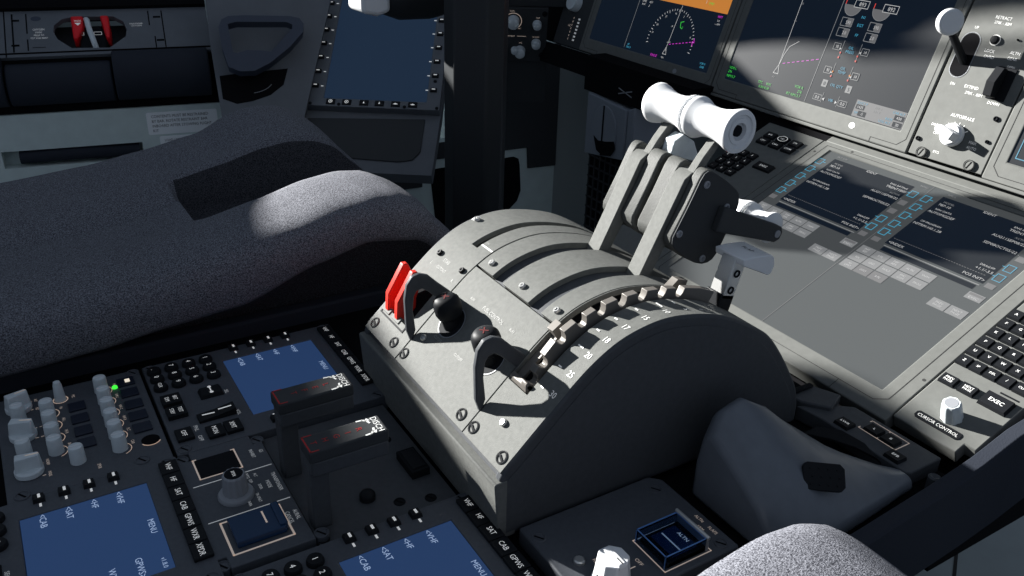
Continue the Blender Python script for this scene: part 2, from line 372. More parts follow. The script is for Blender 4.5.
def audio_panel():
    F = T(0, 0); t = thing('audio_control_panel', 'audio panel with rows of pale grey knobs and one green lamp beside the seat', 'control panel', T(-94, -62))
    mb = MB(F); mb.prism([(-167, -118), (-20.5, -118), (-20.5, -4.5), (-167, -4.5)], -14, 0, PANEL); mb.build('faceplate', t, bevel=.8)
    for x in (-146, -127, -108, -90, -72, -53): knob_cyl(F, t, x+2, -38)
    for x in (-127, -108, -89, -70): knob_cyl(F, t, x, -81)
    knob_cyl(F, t, -50, -68); knob_cyl(F, t, -131, -102); knob_cyl(F, t, -77, -102)
    selector(F, t, -146, -101, 1.9); selector(F, t, -103, -101, 1.2); selector(F, t, -52, -101, 1.5)
    k = MB(F); k.lathe([(4.6, 0), (4.3, 3), (3.4, 15), (2.6, 18), (0, 18.5)], (-146, -70, 0), KNOB, n=16); o = k.build('toggle_switch', t)
    k = MB(F); k.arc(-146, -70, 5.6, .9, 0, 360, .3, INKT); k.build('toggle_ring', t)
    for i, x in enumerate((-148.6, -129.5, -109.5, -90.7, -71.7)):
        b = MB(F); b.box(x-6.5, x+6.5, -25, -11, 0, 1.6, BTN)
        if i == 0: b.box(x-2.6, x+2.6, -18.5, -14.5, 1.6, 2.2, LEDW)
        b.build('push_button', t, bevel=.4)
    for x in (-128, -108.5, -89.5, -71):
        b = MB(F); b.box(x-6.5, x+6.5, -66, -53, 0, 1.6, BTN); b.build('push_button', t, bevel=.4)
    b = MB(F); b.lathe([(2.4, 0), (2.2, 1.5), (1, 2.4), (0, 2.5)], (-144, -27.5, 0), LEDG, n=12); b.build('green_lamp', t)
    b = MB(F); b.disc(-52, -15.5, 7, .3, PIT); b.arc(-52, -15.5, 7.6, .9, -60, 60, .35, INKT); b.build('jack_hole', t)
    b = MB(F); z = .25
    for x, s in ((-145, 'MIC'), (-126, 'VHF L'), (-107, 'VHF C'), (-89, 'VHF R'), (-71, 'FLT'), (-52, 'CAB')):
        b.text(s, x-4, -27 if x < -130 else -28, 2.5, z, INKT, sx=.8); b.arc(x+2, -38, 8, .6, 20, 160, z, INKT)
    for x, s in ((-127, 'PA'), (-108, 'HF L'), (-89, 'HF R'), (-70, 'SAT')):
        b.text(s, x-6, -71, 2.5, z, INKT, sx=.8); b.arc(x, -81, 8, .6, 20, 160, z, INKT)
    for x, s in ((-155, 'INT'), (-141, 'R/T'), (-112, 'V'), (-97, 'B'), (-60, 'NORM'), (-44, 'MASK')):
        b.text(s, x, -88, 2.4, z, INKT, sx=.8); b.line([(x, -93), (x, -91)], .6, z, INKT)
    b.text('SPKR', -36, -55, 2.6, z, INKT, sx=.8); b.text('MIC', -147, -60, 2.6, z, INKT, sx=.8)
    b.build('lettering', t)
    for x, y in ((-28, -26), (-26, -108), (-162, -10)):
        mb = MB(F); dzus(mb, x, y, .2); mb.build('fastener', t)
audio_panel()
# ------------------------------------------------------------------ fire handles
def fire_base():
    F = T(0, 0); t = thing('engine_fire_panel', 'black recessed panel from which the two engine fire handles rise', 'control panel', T(60, 110))
    mb = MB(F); mb.box(-18, 121, 62, 168, -14, -6, GREYD); mb.build('faceplate', t)
    mb = MB(F); mb.lathe([(6, -6), (6, -2), (4.6, 0), (2, 1), (0, 1)], (90, 109, 0), KEYB, n=18); mb.build('round_knob', t)
    mb = MB(F); mb.box(57, 87, 147, 162, -6, 1, BLACK); mb.box(60, 84, 149, 160, 1, 2, KEYB); mb.build('square_button', t, bevel=1)
    for x, y in ((105, 128), (115, 66), (30, 150), (112, 150)):
        mb = MB(F); dzus(mb, x, y, -6, 4.5, BLACK); mb.build('fastener', t)

fire_base()
def fire_handle(x0, letters, label):
    F = T(x0, 91); t = thing('fire_handle', label, 'fire handle', F, 'engine fire handles')
    mb = MB(F); mb.box(-7, 5.5, -27.5, -14, -6, 47, GREYD); mb.build('stem', t, bevel=1)
    mb = MB(F); mb.prism([(-9, -27), (9, -27), (10.3, -22), (10.3, 29), (-10.3, 29), (-10.3, -22)], 43, 55, GREYD); mb.build('lower_body', t, bevel=1.2)
    mb = MB(F); mb.prism([(-10.4, -28), (10.4, -28), (10.4, 29.5), (-10.4, 29.5)], 54.5, 64, SIDEK); mb.build('grip', t, bevel=1.4, seg=3)
    mb = MB(F); z = 64.15
    mb.line([(-9.2, -20), (-9.2, -26.6), (9.2, -26.6), (9.2, -21)], 1.1, z, INKR)
    for i, ch in enumerate(letters): mb.text(ch, 0, 11.5-8.2*i, 4.6, z, INKR)
    mb.text('DISCH', 0, 25, 4.6, z, INKW, sx=1.02)
    for s_ in (-1, 1):
        mb.line([(s_*9, 13), (s_*8.6, 17), (s_*6.5, 19.5), (s_*3.5, 20.6)], 1.5, z, INKW); mb.quad([(s_*9.6, 20.5), (s_*6.2, 22), (s_*6.6, 17.6)], z, INKW)
    mb.build('lettering', t)
fire_handle(33.5, 'LEFT', 'black engine fire handle with red letters L E F T, nearer the seat')
fire_handle(98.5, 'RIGHT', 'black engine fire handle with red letters R I G H T, nearer the throttle quadrant')
# ------------------------------------------------------------------ alternate flaps panel
def altn():
    F = T(0, 0); t = thing('alternate_flaps_panel', 'charcoal panel with clear blue guarded switch and big white rotary knob', 'control panel', T(225, 250))
    mb = MB(F); mb.prism([(178, 186), (268, 186), (268, 310), (186, 310), (178, 302)], -14, 1, PANEL); mb.build('faceplate', t, bevel=1.5)
    mb = MB(F); z = 1.3
    mb.line([(228, 248), (262, 248), (262, 289), (228, 289)], .9, z, INKT, True)
    for s, x, y in (('ALTN', 233.5, 304), ('FLAPS', 247.5, 304), ('ARM', 241, 298)): mb.text(s, x, y, 2.8, z, INKT, sx=.85)
    mb.text('OFF', 246, 239, 3, z, INKT); mb.text('RET', 232, 214, 3, z, INKT); mb.line([(248, 230), (248, 234)], .8, z, INKT); mb.build('lettering', t)
    mb = MB(F); mb.box(231, 260, 252, 286, 1, 5, BLACK); mb.box(234, 257, 258, 280, 5, 6, BLUECAP); sw = mb.build('arm_switch', t, bevel=.5)
    mb = MB(F); mb.text('ALTN', 246, 277, 3, 6.15, KEYL); mb.box(236, 255, 266, 267, 6, 6.3, INKW); mb.build('switch_legend', sw)
    g = MB(F)
    x0, x1, y0, y1, h = 229, 260, 249, 285, 11.5
    g.box(x0, x1, y0, y1, h-1.2, h, GUARD); g.box(x0, x0+1.2, y0, y1, 1.2, h-1.2, GUARD); g.box(x1-1.2, x1, y0, y1, 1.2, h-1.2, GUARD); g.box(x0+1.2, x1-1.2, y0, y0+1.2, 1.2, h-1.2, GUARD)
    g.build('clear_guard', t)
    g = MB(F); e_ = .7
    for ya in (y0, y1-e_): g.box(x0, x1, ya, ya+e_, h, h+e_, GEDGE)
    for xa in (x0, x1-e_): g.box(xa, xa+e_, y0, y1, h, h+e_, GEDGE); g.box(xa, xa+e_, y0-.1, y0+e_, 1, h, GEDGE)
    g.build('edge_glint', t)  # bright blue bars paint the lit edges of the clear guard
    g = MB(F); g.box(x0-1, x1+1, y1, y1+2, 1, h+1.5, KNOBG); g.lathe([(1.5, -17), (1.5, 17)], (244.5, y1+1, h+1), STEEL, (1, 0, 0), 10); g.build('guard_hinge', t, bevel=.4)
    k = MB(F); k.lathe([(13, 1), (13, 3), (12, 4)], (250, 212, 0), WHITE, n=28)
    pr = [(-12, -5), (-5, -12), (6, -12), (12, -5), (12, 5), (6, 12), (-5, 12), (-12, 5)]
    k.prism([(250+a, 212+b) for a, b in pr], 3, 22, WHITE, taper=.82)
    k.prism([(241, 209), (261, 209), (261, 215), (241, 215)], 20, 24, WHITE, taper=.9)
    o = k.build('rotary_knob', t, bevel=.8); k = MB(F); k.line([(254, 212), (260, 212)], .9, 24.2, INKD); k.lathe([(1.4, -.5), (1.4, .3)], (250, 201, 10), BLACK, (0, -1, 0), 10); k.build('pointer_line', o)
    for x, y in ((193.5, 193), (193, 297.5), (260, 300)):
        mb = MB(F); dzus(mb, x, y, 1, 5); mb.build('fastener', t)
    mb = MB(F); mb.lathe([(4, 1), (4, 3), (3, 4), (0, 4)], (226, 204, 0), STEEL, n=14); mb.build('cap_screw', t)
altn()
# ------------------------------------------------------------------ throttle quadrant
PR = [(172.4, 47.4), (187.7, 61.9), (206.9, 80.2), (226.1, 98.2), (245.5, 114.2), (265.7, 125.8), (287.0, 131.9), (309.0, 133.8), (333.4, 130.6), (358.9, 123.8), (378.0, 115.5), (401.7, 102.0), (418.2, 90.5), (433.4, 73.7), (450.8, 49.7), (465.2, 25.6), (472.0, 0)]
def _smooth(P, n=6):
    out = []
    for i in range(len(P)-1):
        p0, p1, p2, p3 = P[max(i-1, 0)], P[i], P[i+1], P[min(i+2, len(P)-1)]
        for k in range(n):
            t = k/n; o = []
            for c in (0, 1):
                a, b, d, e = p0[c], p1[c], p2[c], p3[c]
                o.append(.5*(2*b+(d-a)*t+(2*a-5*b+4*d-e)*t*t+(3*b-a-3*d+e)*t**3))
            out.append(tuple(o))
    return out + [P[-1]]
PS = _smooth(PR); _L = [0]
for a, b in zip(PS, PS[1:]): _L.append(_L[-1] + math.hypot(b[0]-a[0], b[1]-a[1]))
def pxf(x, s_, o):
    i = 0
    while i < len(_L)-2 and _L[i+1] < s_: i += 1
    t = (s_-_L[i])/(_L[i+1]-_L[i]); a, b = PS[i], PS[i+1]
    def nrm(k):
        p, q = PS[max(k-1, 0)], PS[min(k+1, len(PS)-1)]; d = math.hypot(q[0]-p[0], q[1]-p[1]); return (-(q[1]-p[1])/d, (q[0]-p[0])/d)
    n0, n1 = nrm(i), nrm(i+1); n = (n0[0]+(n1[0]-n0[0])*t, n0[1]+(n1[1]-n0[1])*t)
    return (x, a[0]+(b[0]-a[0])*t + n[0]*o, a[1]+(b[1]-a[1])*t + n[1]*o)
SEND = 385
def quadrant():
    Q = thing('throttle_quadrant', 'grey throttle quadrant with curved top, twin white thrust levers and notched flap gate', 'throttle quadrant', T(54, 172))
    B = lambda xf=pxf: MB(T(0, 0), xf)
    # body
    def slice_(k): return [(p[1], p[2]) for p in (pxf(0, s_, k) for s_ in range(6, SEND, 6))]
    mb = MB(); mb.prism([(176, -8), (175, 42)] + slice_(-9) + [(470, -8)], -60, 165, GREYD, 'x'); mb.build('core', Q)
    mb = MB(); mb.prism([(172, -8), (168.2, 40.6), (169.2, 42), (186, 42), (186, -8)], -66, 173.6, GREY, 'x'); mb.build('aft_panel', Q, bevel=.8)
    for nm, x0, x1, sg in (('side_cover', 165, 173, 1), ('side_cover', -66, -58, -1)):
        mb = MB(); out = [(173, 43.5)] + slice_(-.3)[0:] + [(471, -8), (173, -8)]
        mb.prism(out, x0, x1, GREYD, 'x'); o = mb.build(nm, Q, bevel=2.2, seg=3)
        mb = MB(); xs = x1 if sg > 0 else x0
        inn = [(178, 42)] + slice_(-8.5)[1:-1] + [(462, -4), (178, -4)]
        mb.prism(inn, min(xs, xs+sg*.7), max(xs, xs+sg*.7), GREYD, 'x'); mb.build('cover_plate', o, bevel=.5)
    # top plates: piece lists (x0, x1, s0, s1) on the curved top
    def slab(name, pieces, mt=GREY, o0=-5, o1=0, bevel=.35, merge=None):
        mb = B()
        for x0, x1, s0, s1 in pieces: mb.box(x0, x1, s0, s1, o0, o1, mt, ny=max(1, int((s1-s0)/5)))
        return mb.build(name, Q, bevel=bevel)
    def cslab(name, xs, ss, holes, mt=GREY, o0=-5, o1=0):
        # plate on a rectangular grid with cells left out
        mb = B(); ss2 = []
        for a, b in zip(ss, ss[1:]):
            n = max(1, int((b-a)/5)); ss2 += [a+(b-a)*i/n for i in range(n)]
        ss2.append(ss[-1]); nx = len(xs); ns = len(ss2)
        def solid(i, j):
            if i < 0 or j < 0 or i >= nx-1 or j >= ns-1: return False
            cx, cs = (xs[i]+xs[i+1])/2, (ss2[j]+ss2[j+1])/2
            return not any(a < cx < b and c < cs < d for a, b, c, d in holes)
        vs = [(x, s_, o) for o in (o0, o1) for s_ in ss2 for x in xs]; K = nx*ns; fs = []
        id_ = lambda i, j, k: k*K + j*nx + i
        for i in range(nx-1):
            for j in range(ns-1):
                if not solid(i, j): continue
                fs.append((id_(i, j, 1), id_(i+1, j, 1), id_(i+1, j+1, 1), id_(i, j+1, 1))); fs.append((id_(i, j, 0), id_(i, j+1, 0), id_(i+1, j+1, 0), id_(i+1, j, 0)))
                if not solid(i-1, j): fs.append((id_(i, j, 0), id_(i, j, 1), id_(i, j+1, 1), id_(i, j+1, 0)))
                if not solid(i+1, j): fs.append((id_(i+1, j, 0), id_(i+1, j+1, 0), id_(i+1, j+1, 1), id_(i+1, j, 1)))
                if not solid(i, j-1): fs.append((id_(i, j, 0), id_(i+1, j, 0), id_(i+1, j, 1), id_(i, j, 1)))
                if not solid(i, j+1): fs.append((id_(i, j+1, 0), id_(i, j+1, 1), id_(i+1, j+1, 1), id_(i+1, j+1, 0)))
        mb.add(vs, fs, mt); return mb.build(name, Q, bevel=.35)
    cslab('left_top_plate', [-63.5, -57, -16.5, -28, -19, -.6] and [-63.5, -57, -28, -19, -16.5, -.6], [1.5, 27, 64, 117, SEND-4], [(-57, -16.5, 27, 64), (-28, -19, 117, 400)])
    slab('fuel_control_plate', [(.6, 116.4, 1.5, 103.4)])
    cslab('right_top_plate', [117.4, 118.5, 143.5, 171], [1.5, 53, 242, SEND-4], [(118.5, 143.5, 53, 242)])
    slab('lever_plate', [(.8, 25, 105.3, SEND-4)]); slab('lever_plate', [(41, 79, 105.3, SEND-4)]); slab('lever_plate', [(97, 116.6, 105.3, SEND-4)])
    for pc in ((24.5, 41.5, 104, 300), (78.5, 97.5, 104, 300)): slab('slot_floor', [pc], GREYD, -8.8, -4.9, 0)
    for pc in ((-28.5, -18.5, 116, 300), (118.4, 143.7, 52, 300), (-57, -16.5, 26, 64.5)): slab('slot_floor', [pc], PIT, -8.9, -6, 0)
    # screws on the plates
    def pdz(x, s_, r=5.2):
        k = B(); k.lathe([(r, -2), (r, .4), (r*.9, .8), (r*.74, .8), (r*.7, .15), (0, .15)], (x, s_, 0), GREYS, n=20); k.arc(x, s_, r*.82, r*.2, 0, 360, .85, BLACK); k.line([(x-r*.6, s_+r*.1), (x+r*.55, s_-r*.35)], r*.28, .95, BLACK); k.build('plate_fastener', Q)
    for x in (-55, -15.5, 5, 104.5, 123, 163): pdz(x, 10)
    for x, s_ in ((12, 113.6), (60, 113.3), (107.5, 114), (-49, 93.3), (-8, 93), (12.2, 30.5), (143.5, 27.7), (116-13, 60) if False else (-58+0, 140)):
        k = B(); k.lathe([(2.9, -.5), (2.9, 1.4), (2.2, 2.4), (1.2, 2.4), (1, 1.6), (0, 1.6)], (x, s_, 0), STEEL if x > 0 or s_ > 100 else KEYB, n=14); k.build('cap_screw', Q)
    # lettering
    k = B(); z = .25
    for s_, x, y, c in (('STAB', -33, 91, 3.6), ('CUTOUT', -31.5, 83, 3), ('L', -49, 82.5, 3), ('R', -9, 81, 3), ('FUEL CONTROL', 60, 81, 3.4), ('RUN', 27.9, 80.6, 2.4), ('RUN', 88.2, 80.9, 2.4), ('CUTOFF', 27, 38, 2.6), ('CUTOFF', 60.5, 38.5, 2.6), ('DN', -15, 126, 2.6)): k.text(s_, x, y, c, z, INKQ, sx=.9)
    k.box(-18.3, 1.0-1.8, 121.2, 122.6, .05, .3, INKW)
    for s_, L in ((64.3, 3.5), (83.5, 3.5), (103.6, 6), (120.9, 3.5), (137.1, 3.5), (155.5, 3.5), (175.1, 7), (190.3, 4)): k.box(148.3, 148.3+L, s_-.5, s_+.5, .05, .3, INKW)
    for n, s_ in (('30', 65.5), ('25', 83.9), ('20', 101.8), ('18', 118.8), ('17', 136), ('15', 153.5), ('10', 172.8), ('5', 192.3), ('1', 207.5)): k.text(n, 162.5, s_, 5, z, INKW, sx=.9)
    k.build('lettering', Q)
    # fuel control levers
    for x in (27.5, 90):
        k = B(); k.arc(x, 55, 13.6, .9, 0, 360, .45, KNOBG, 36); k.lathe([(13, -1), (13, .3), (0, .3)], (x, 55, 0), BLACK, n=28); k.build('switch_ring', Q)
        c = pxf(x, 55, 0); e = pxf(x, 64, 16)
        k = MB(); k.tube([pxf(x, 54, -3), pxf(x, 59, 8), e], [8, 8, 8], KEYB, 14); o = k.build('fuel_control_switch', Q)
        d = (Vector(e)-Vector(c)).normalized(); k = MB(); k.lathe([(6, -4), (9.6, -2), (11.2, 2), (11.4, 9), (10.6, 13), (8.4, 15.6), (5, 16.8), (0, 17.2)], tuple(Vector(e)-d*9), KEYB, d, 22)
        k.line([], 1, 0, INKR); o2 = k.build('switch_knob', o, smooth=60)
        k = MB(); tp = Vector(e)+d*8.25; u = Vector((1, 0, 0)); w = d.cross(u); pts = [tp+u*3*sx_+w*sy_*2.4 for sx_, sy_ in ((-1, -1), (1, -1), (1, 1), (-1, 1))]
        for a, b in ((0, 2), (1, 3)):
            m_ = (pts[b]-pts[a]).normalized(); s2 = m_.cross(d)*.5
            k.add([tuple(pts[a]-s2), tuple(pts[b]-s2), tuple(pts[b]+s2), tuple(pts[a]+s2)], [(0, 1, 2, 3)], REDK)
        k.build('red_mark', o2)
    # guard loops astride the seams
    for xc in (-1, 115.5):
        k = MB(); outer = [(188.5, 60), (184.5, 72), (183.6, 100), (185.5, 113), (190.5, 119.8), (197.5, 121), (205, 118), (214, 109), (225.5, 98.5), (226, 90)]
        inner = [(221, 88), (211.5, 96.5), (204.5, 103.5), (199, 107.5), (194.4, 106.5), (191.6, 102), (190.4, 90), (192.5, 71)]
        k.prism(outer+inner, xc-2.4, xc+2.4, GREYD, 'x'); k.build('switch_guard_loop', Q, bevel=1.2, seg=3)
    # stabiliser cutout switches
    for x in (-53, -34):
        k = B(); k.prism([(27, -6), (25, 1), (37, 12), (65, 20), (68, 17), (65, 8), (50, 0), (44, -6)], x-3.2, x+3.2, RED, 'x'); k.build('stabiliser_switch', Q, bevel=.8)
        k = B(); k.box(x-7, x+7, 23, 29, -5, .9, GREYS); k.build('switch_base', Q, bevel=.6)
    k = B(); k.box(-60, -15, 20.2, 21.6, .1, .5, BLACK); k.box(-16.4, -15, 21.6, 30, .1, .5, BLACK); k.box(-60, -58.6, 21.6, 30, .1, .5, BLACK); k.build('switch_border', Q)
    k = B(); k.lathe([(8.5, -2), (8, 2), (5, 4.5), (0, 5.2)], (-63, 141, -7), WHITE, (-1, 0, .3), 20); k.build('side_knob', Q)
    # flap gates
    def gate(x0, x1, ptsn, name):
        k = B(); pts = ptsn; n = len(pts); vs = []; fs = []
        for s_, o in pts: vs += [(x0, s_, -7), (x1, s_, -7), (x1, s_, o), (x0, s_, o)]
        for i in range(n-1):
            a, b = 4*i, 4*i+4
            for j in range(4): fs.append((a+j, b+j, b+(j+1) % 4, a+(j+1) % 4))
        fs += [(0, 1, 2, 3), (4*n-1, 4*n-2, 4*n-3, 4*n-4)]
        k.add(vs, fs, BRASS); return k.build(name, Q, bevel=.5)
    def gtop(s_):
        T_ = [(56, 3), (70, 5.5), (85, 9.5), (105, 11), (122, 8.4), (140, 8), (158, 6.5), (200, 7), (240, 10)]
        for (a, u), (b, v) in zip(T_, T_[1:]):
            if s_ <= b: return u+(v-u)*(s_-a)/(b-a)
        return 10
    pts = [(56, 2), (57.5, 3.5), (59, 4)]; det = [64.5, 78, 98.5, 117, 133, 151, 168.5, 187, 205]
    for d in det:
        tp = gtop(d); pts += [(d-4.6, gtop(d-5)), (d-4.2, tp-4), (d-3, tp-6.6), (d-.8, tp-7.6), (d+1.5, tp-6.6), (d+3, tp-3.5), (d+3.4, gtop(d+4))]
    pts += [(225, 9), (240, 10)]
    gate(134, 140.5, pts, 'flap_gate')
    pl = [(56, -3), (98, -3), (98.5, 5.5), (107, 5.5), (107.5, -3), (206, -3), (214, 9), (224, 9.5), (224.5, -3), (240, -3)]
    gate(118.8, 126, pl, 'flap_gate')
    k = B(); k.prism([(53.5, -6), (53.5, -1), (56, 2), (60, 1.5), (60, -6)], 118.8, 140.5, BRASS, 'x'); k.build('gate_end', Q, bevel=.6)
    # flap lever
    k = MB(); k.box(124.5, 140, 0, 1, 0, 1, GREYD); k.v = []
    def obox(x0, x1, p, q, w, mt):  # bar in the y-z plane from p to q, width w
        d = Vector((q[0]-p[0], q[1]-p[1])).normalized(); n = Vector((-d.y, d.x))*w/2
        return [(p[0]-n.x, p[1]-n.y), (q[0]-n.x, q[1]-n.y), (q[0]+n.x, q[1]+n.y), (p[0]+n.x, p[1]+n.y)]
    k = MB(); k.prism(obox(0, 0, (391, 92), (398, 118), 15, 0), 125, 142, KEYB, 'x'); fl = k.build('flap_lever', Q, bevel=.8)
    k = MB(); k.prism(obox(0, 0, (397.5, 114), (407, 147), 13, 0), 127.5, 142, STEEL, 'x'); k.build('lever_shaft', fl, bevel=.6)
    for p in ((400, 121.5), (404, 135)):
        k = MB(); k.lathe([(3.3, -1), (3.3, .6), (2, .8), (1.6, -.2), (0, -.2)], (142, p[0], p[1]), BLACK, (1, 0, 0), 16); k.build('bolt', fl)
    k = MB(); k.prism([(400.5, 150.5), (401.5, 145), (408, 142), (431, 131), (434.5, 132.5), (436.5, 139), (434.5, 146), (431, 148.6), (412, 150.6)], 118.5, 150, WHITE, 'x'); pd = k.build('flap_handle', fl, bevel=.8)
    k = MB(frame((.134, .421, .1498), (1, 0, 0), (0, 1, -.1))); k.text('FLAP', 0, 0, 4, .25, INKD); k.build('lettering', pd)
    # thrust levers
    cheek = [(364.5, 160), (364.5, 154.5), (367, 150), (380, 139.5), (394, 131.5), (400, 129.6), (406, 129.6), (411, 131.5), (414.5, 135.5), (420.5, 147), (431, 171), (432.4, 178), (431, 186), (427, 190.5), (415, 199.5), (399, 209.5), (394, 211), (390, 209), (386.5, 204), (377, 184)]
    strapw = [(327, 92), (340, 92), (353, 118), (392, 192), (397, 206), (388, 206), (381, 201.5), (342.5, 122)]
    arm = [(384, 198), (392, 198), (404, 213.5), (418, 231), (414, 236), (410, 231), (398, 217.5)]
    for x0, lead in ((25.5, 'left'), (80, 'right')):
        k = MB(); k.prism(strapw, x0, x0+15.5, GREY, 'x'); lv = k.build('thrust_lever', Q, bevel=.6)
        k = MB(); k.prism(arm, x0+7.5, x0+15.5, GREY, 'x'); k.build('lever_arm', lv, bevel=.6)
        for c0, c1 in (((15.5, 25.3), (41.3, 57.6)) if lead == 'left' else ((63, 79.8), (95.8, 106.4))):
            k = MB(); k.prism(cheek, c0, c1, CHEEK, 'x'); k.build('lever_housing', lv, bevel=2, seg=3)
        if lead == 'right':
            k = MB(); cc = [(395+(a-395)*.985, 170+(b-170)*.985) for a, b in cheek]; k.prism(cc, 106, 107.6, SIDEK, 'x'); pl_ = k.build('housing_plate', lv, bevel=.6)
            for p in ((393, 199.5), (418, 176.5), (370.5, 162.5), (399, 135.5)):
                k = MB(); k.lathe([(3.2, -.5), (3.2, .7), (2.4, 1.3), (1.6, 1.2), (1.2, .3), (0, .3)], (107.6, p[0], p[1]), KNOBG, (1, 0, 0), 16); k.build('screw', pl_)
        # white grips
        yc, zc = 412.5, 241
        if lead == 'left': pf = [(11, 0), (16, 1), (17.2, 3), (16.6, 6), (14.6, 12), (13, 18), (12.2, 25), (12.6, 33), (14, 40), (16, 44.6), (16.2, 46), (14.4, 46.4), (14.4, 47.6), (12, 47.8)]; xa = 16
        else: pf = [(12, 0), (16.6, .4), (17, 2.5), (16.2, 4.5), (14, 9), (12.6, 15), (12.2, 22), (12.8, 30), (14.6, 38), (16.6, 44), (17.4, 46.5), (16.8, 48.5), (13.4, 49), (12.8, 47.6), (10.4, 47.4), (10, 48.4), (7, 48.4), (6.4, 45), (0, 45)]; xa = 66.5
        k = MB(); k.lathe(pf, (xa, yc, zc), WHITE, (1, 0, 0), 36); gp = k.build('grip', lv, smooth=50)
        if lead == 'right':
            k = MB(); k.lathe([(4.6, 44), (4.4, 46.6), (0, 47)], (xa, yc, zc), BLACK, (1, 0, 0), 18); k.build('thumb_button', gp)
            k = MB(); k.lathe([(13.6, 0), (13.6, 2.8)], (63.7, yc, zc), SIDEK, (1, 0, 0), 30); k.build('collar', gp)
        # reverse levers: forward rollers on dark arms
        if lead == 'right':
            k = MB(); ar = [(404, 160), (410, 180), (474, 153.5), (480.5, 150), (482.5, 145), (480, 139), (474, 137.2)]
            k.prism(ar, 107.4, 114.5, SIDEK, 'x'); ra = k.build('reverse_arm', lv, bevel=1.2)
            k = MB(); k.lathe([(3.4, 0), (3.4, .8), (2, 1.2), (0, 1)], (114.5, 475.5, 145), KNOBG, (1, 0, 0), 14); k.build('pivot_screw', ra)
            k = MB(); k.lathe([(12, 84), (14, 86), (11.6, 90), (10.6, 95), (11.2, 101), (13.2, 105.5), (13.6, 108.5), (12, 109.5)], (0, 474, 148.5), WHITE, (1, 0, 0), 28); k.build('reverse_grip', ra, smooth=50)
        else:
            k = MB(); k.lathe([(11, 36), (13, 38), (11, 46), (10.6, 58), (11.4, 68), (13.6, 77), (14, 81.5), (12, 82.5)], (0, 474, 149), WHITE, (1, 0, 0), 28); ra = k.build('reverse_grip', lv, smooth=50)
            k = MB(); k.prism([(404, 162), (410, 180), (475, 153.5), (480, 147), (474, 140)], 42, 48, SIDEK, 'x'); k.build('reverse_arm', ra, bevel=1)
    # go-around switch under the left grip
    k = MB(); k.prism([(399.5, 207), (402.5, 219), (412, 223.5), (424, 216), (431, 202), (428, 198)], 44, 56, KNOB, 'x'); ga = k.build('go_around_switch', Q, bevel=.8)
    k = MB(frame((.0502, .3998, .2125), (1, 0, 0), (0, .258, .966)));
    for i in (-1, 1): k.text('TO' if i > 0 else 'GA', 0, i*2.6, 3, .5, INKD, sx=.8)
    k.build('lettering', ga)
quadrant()
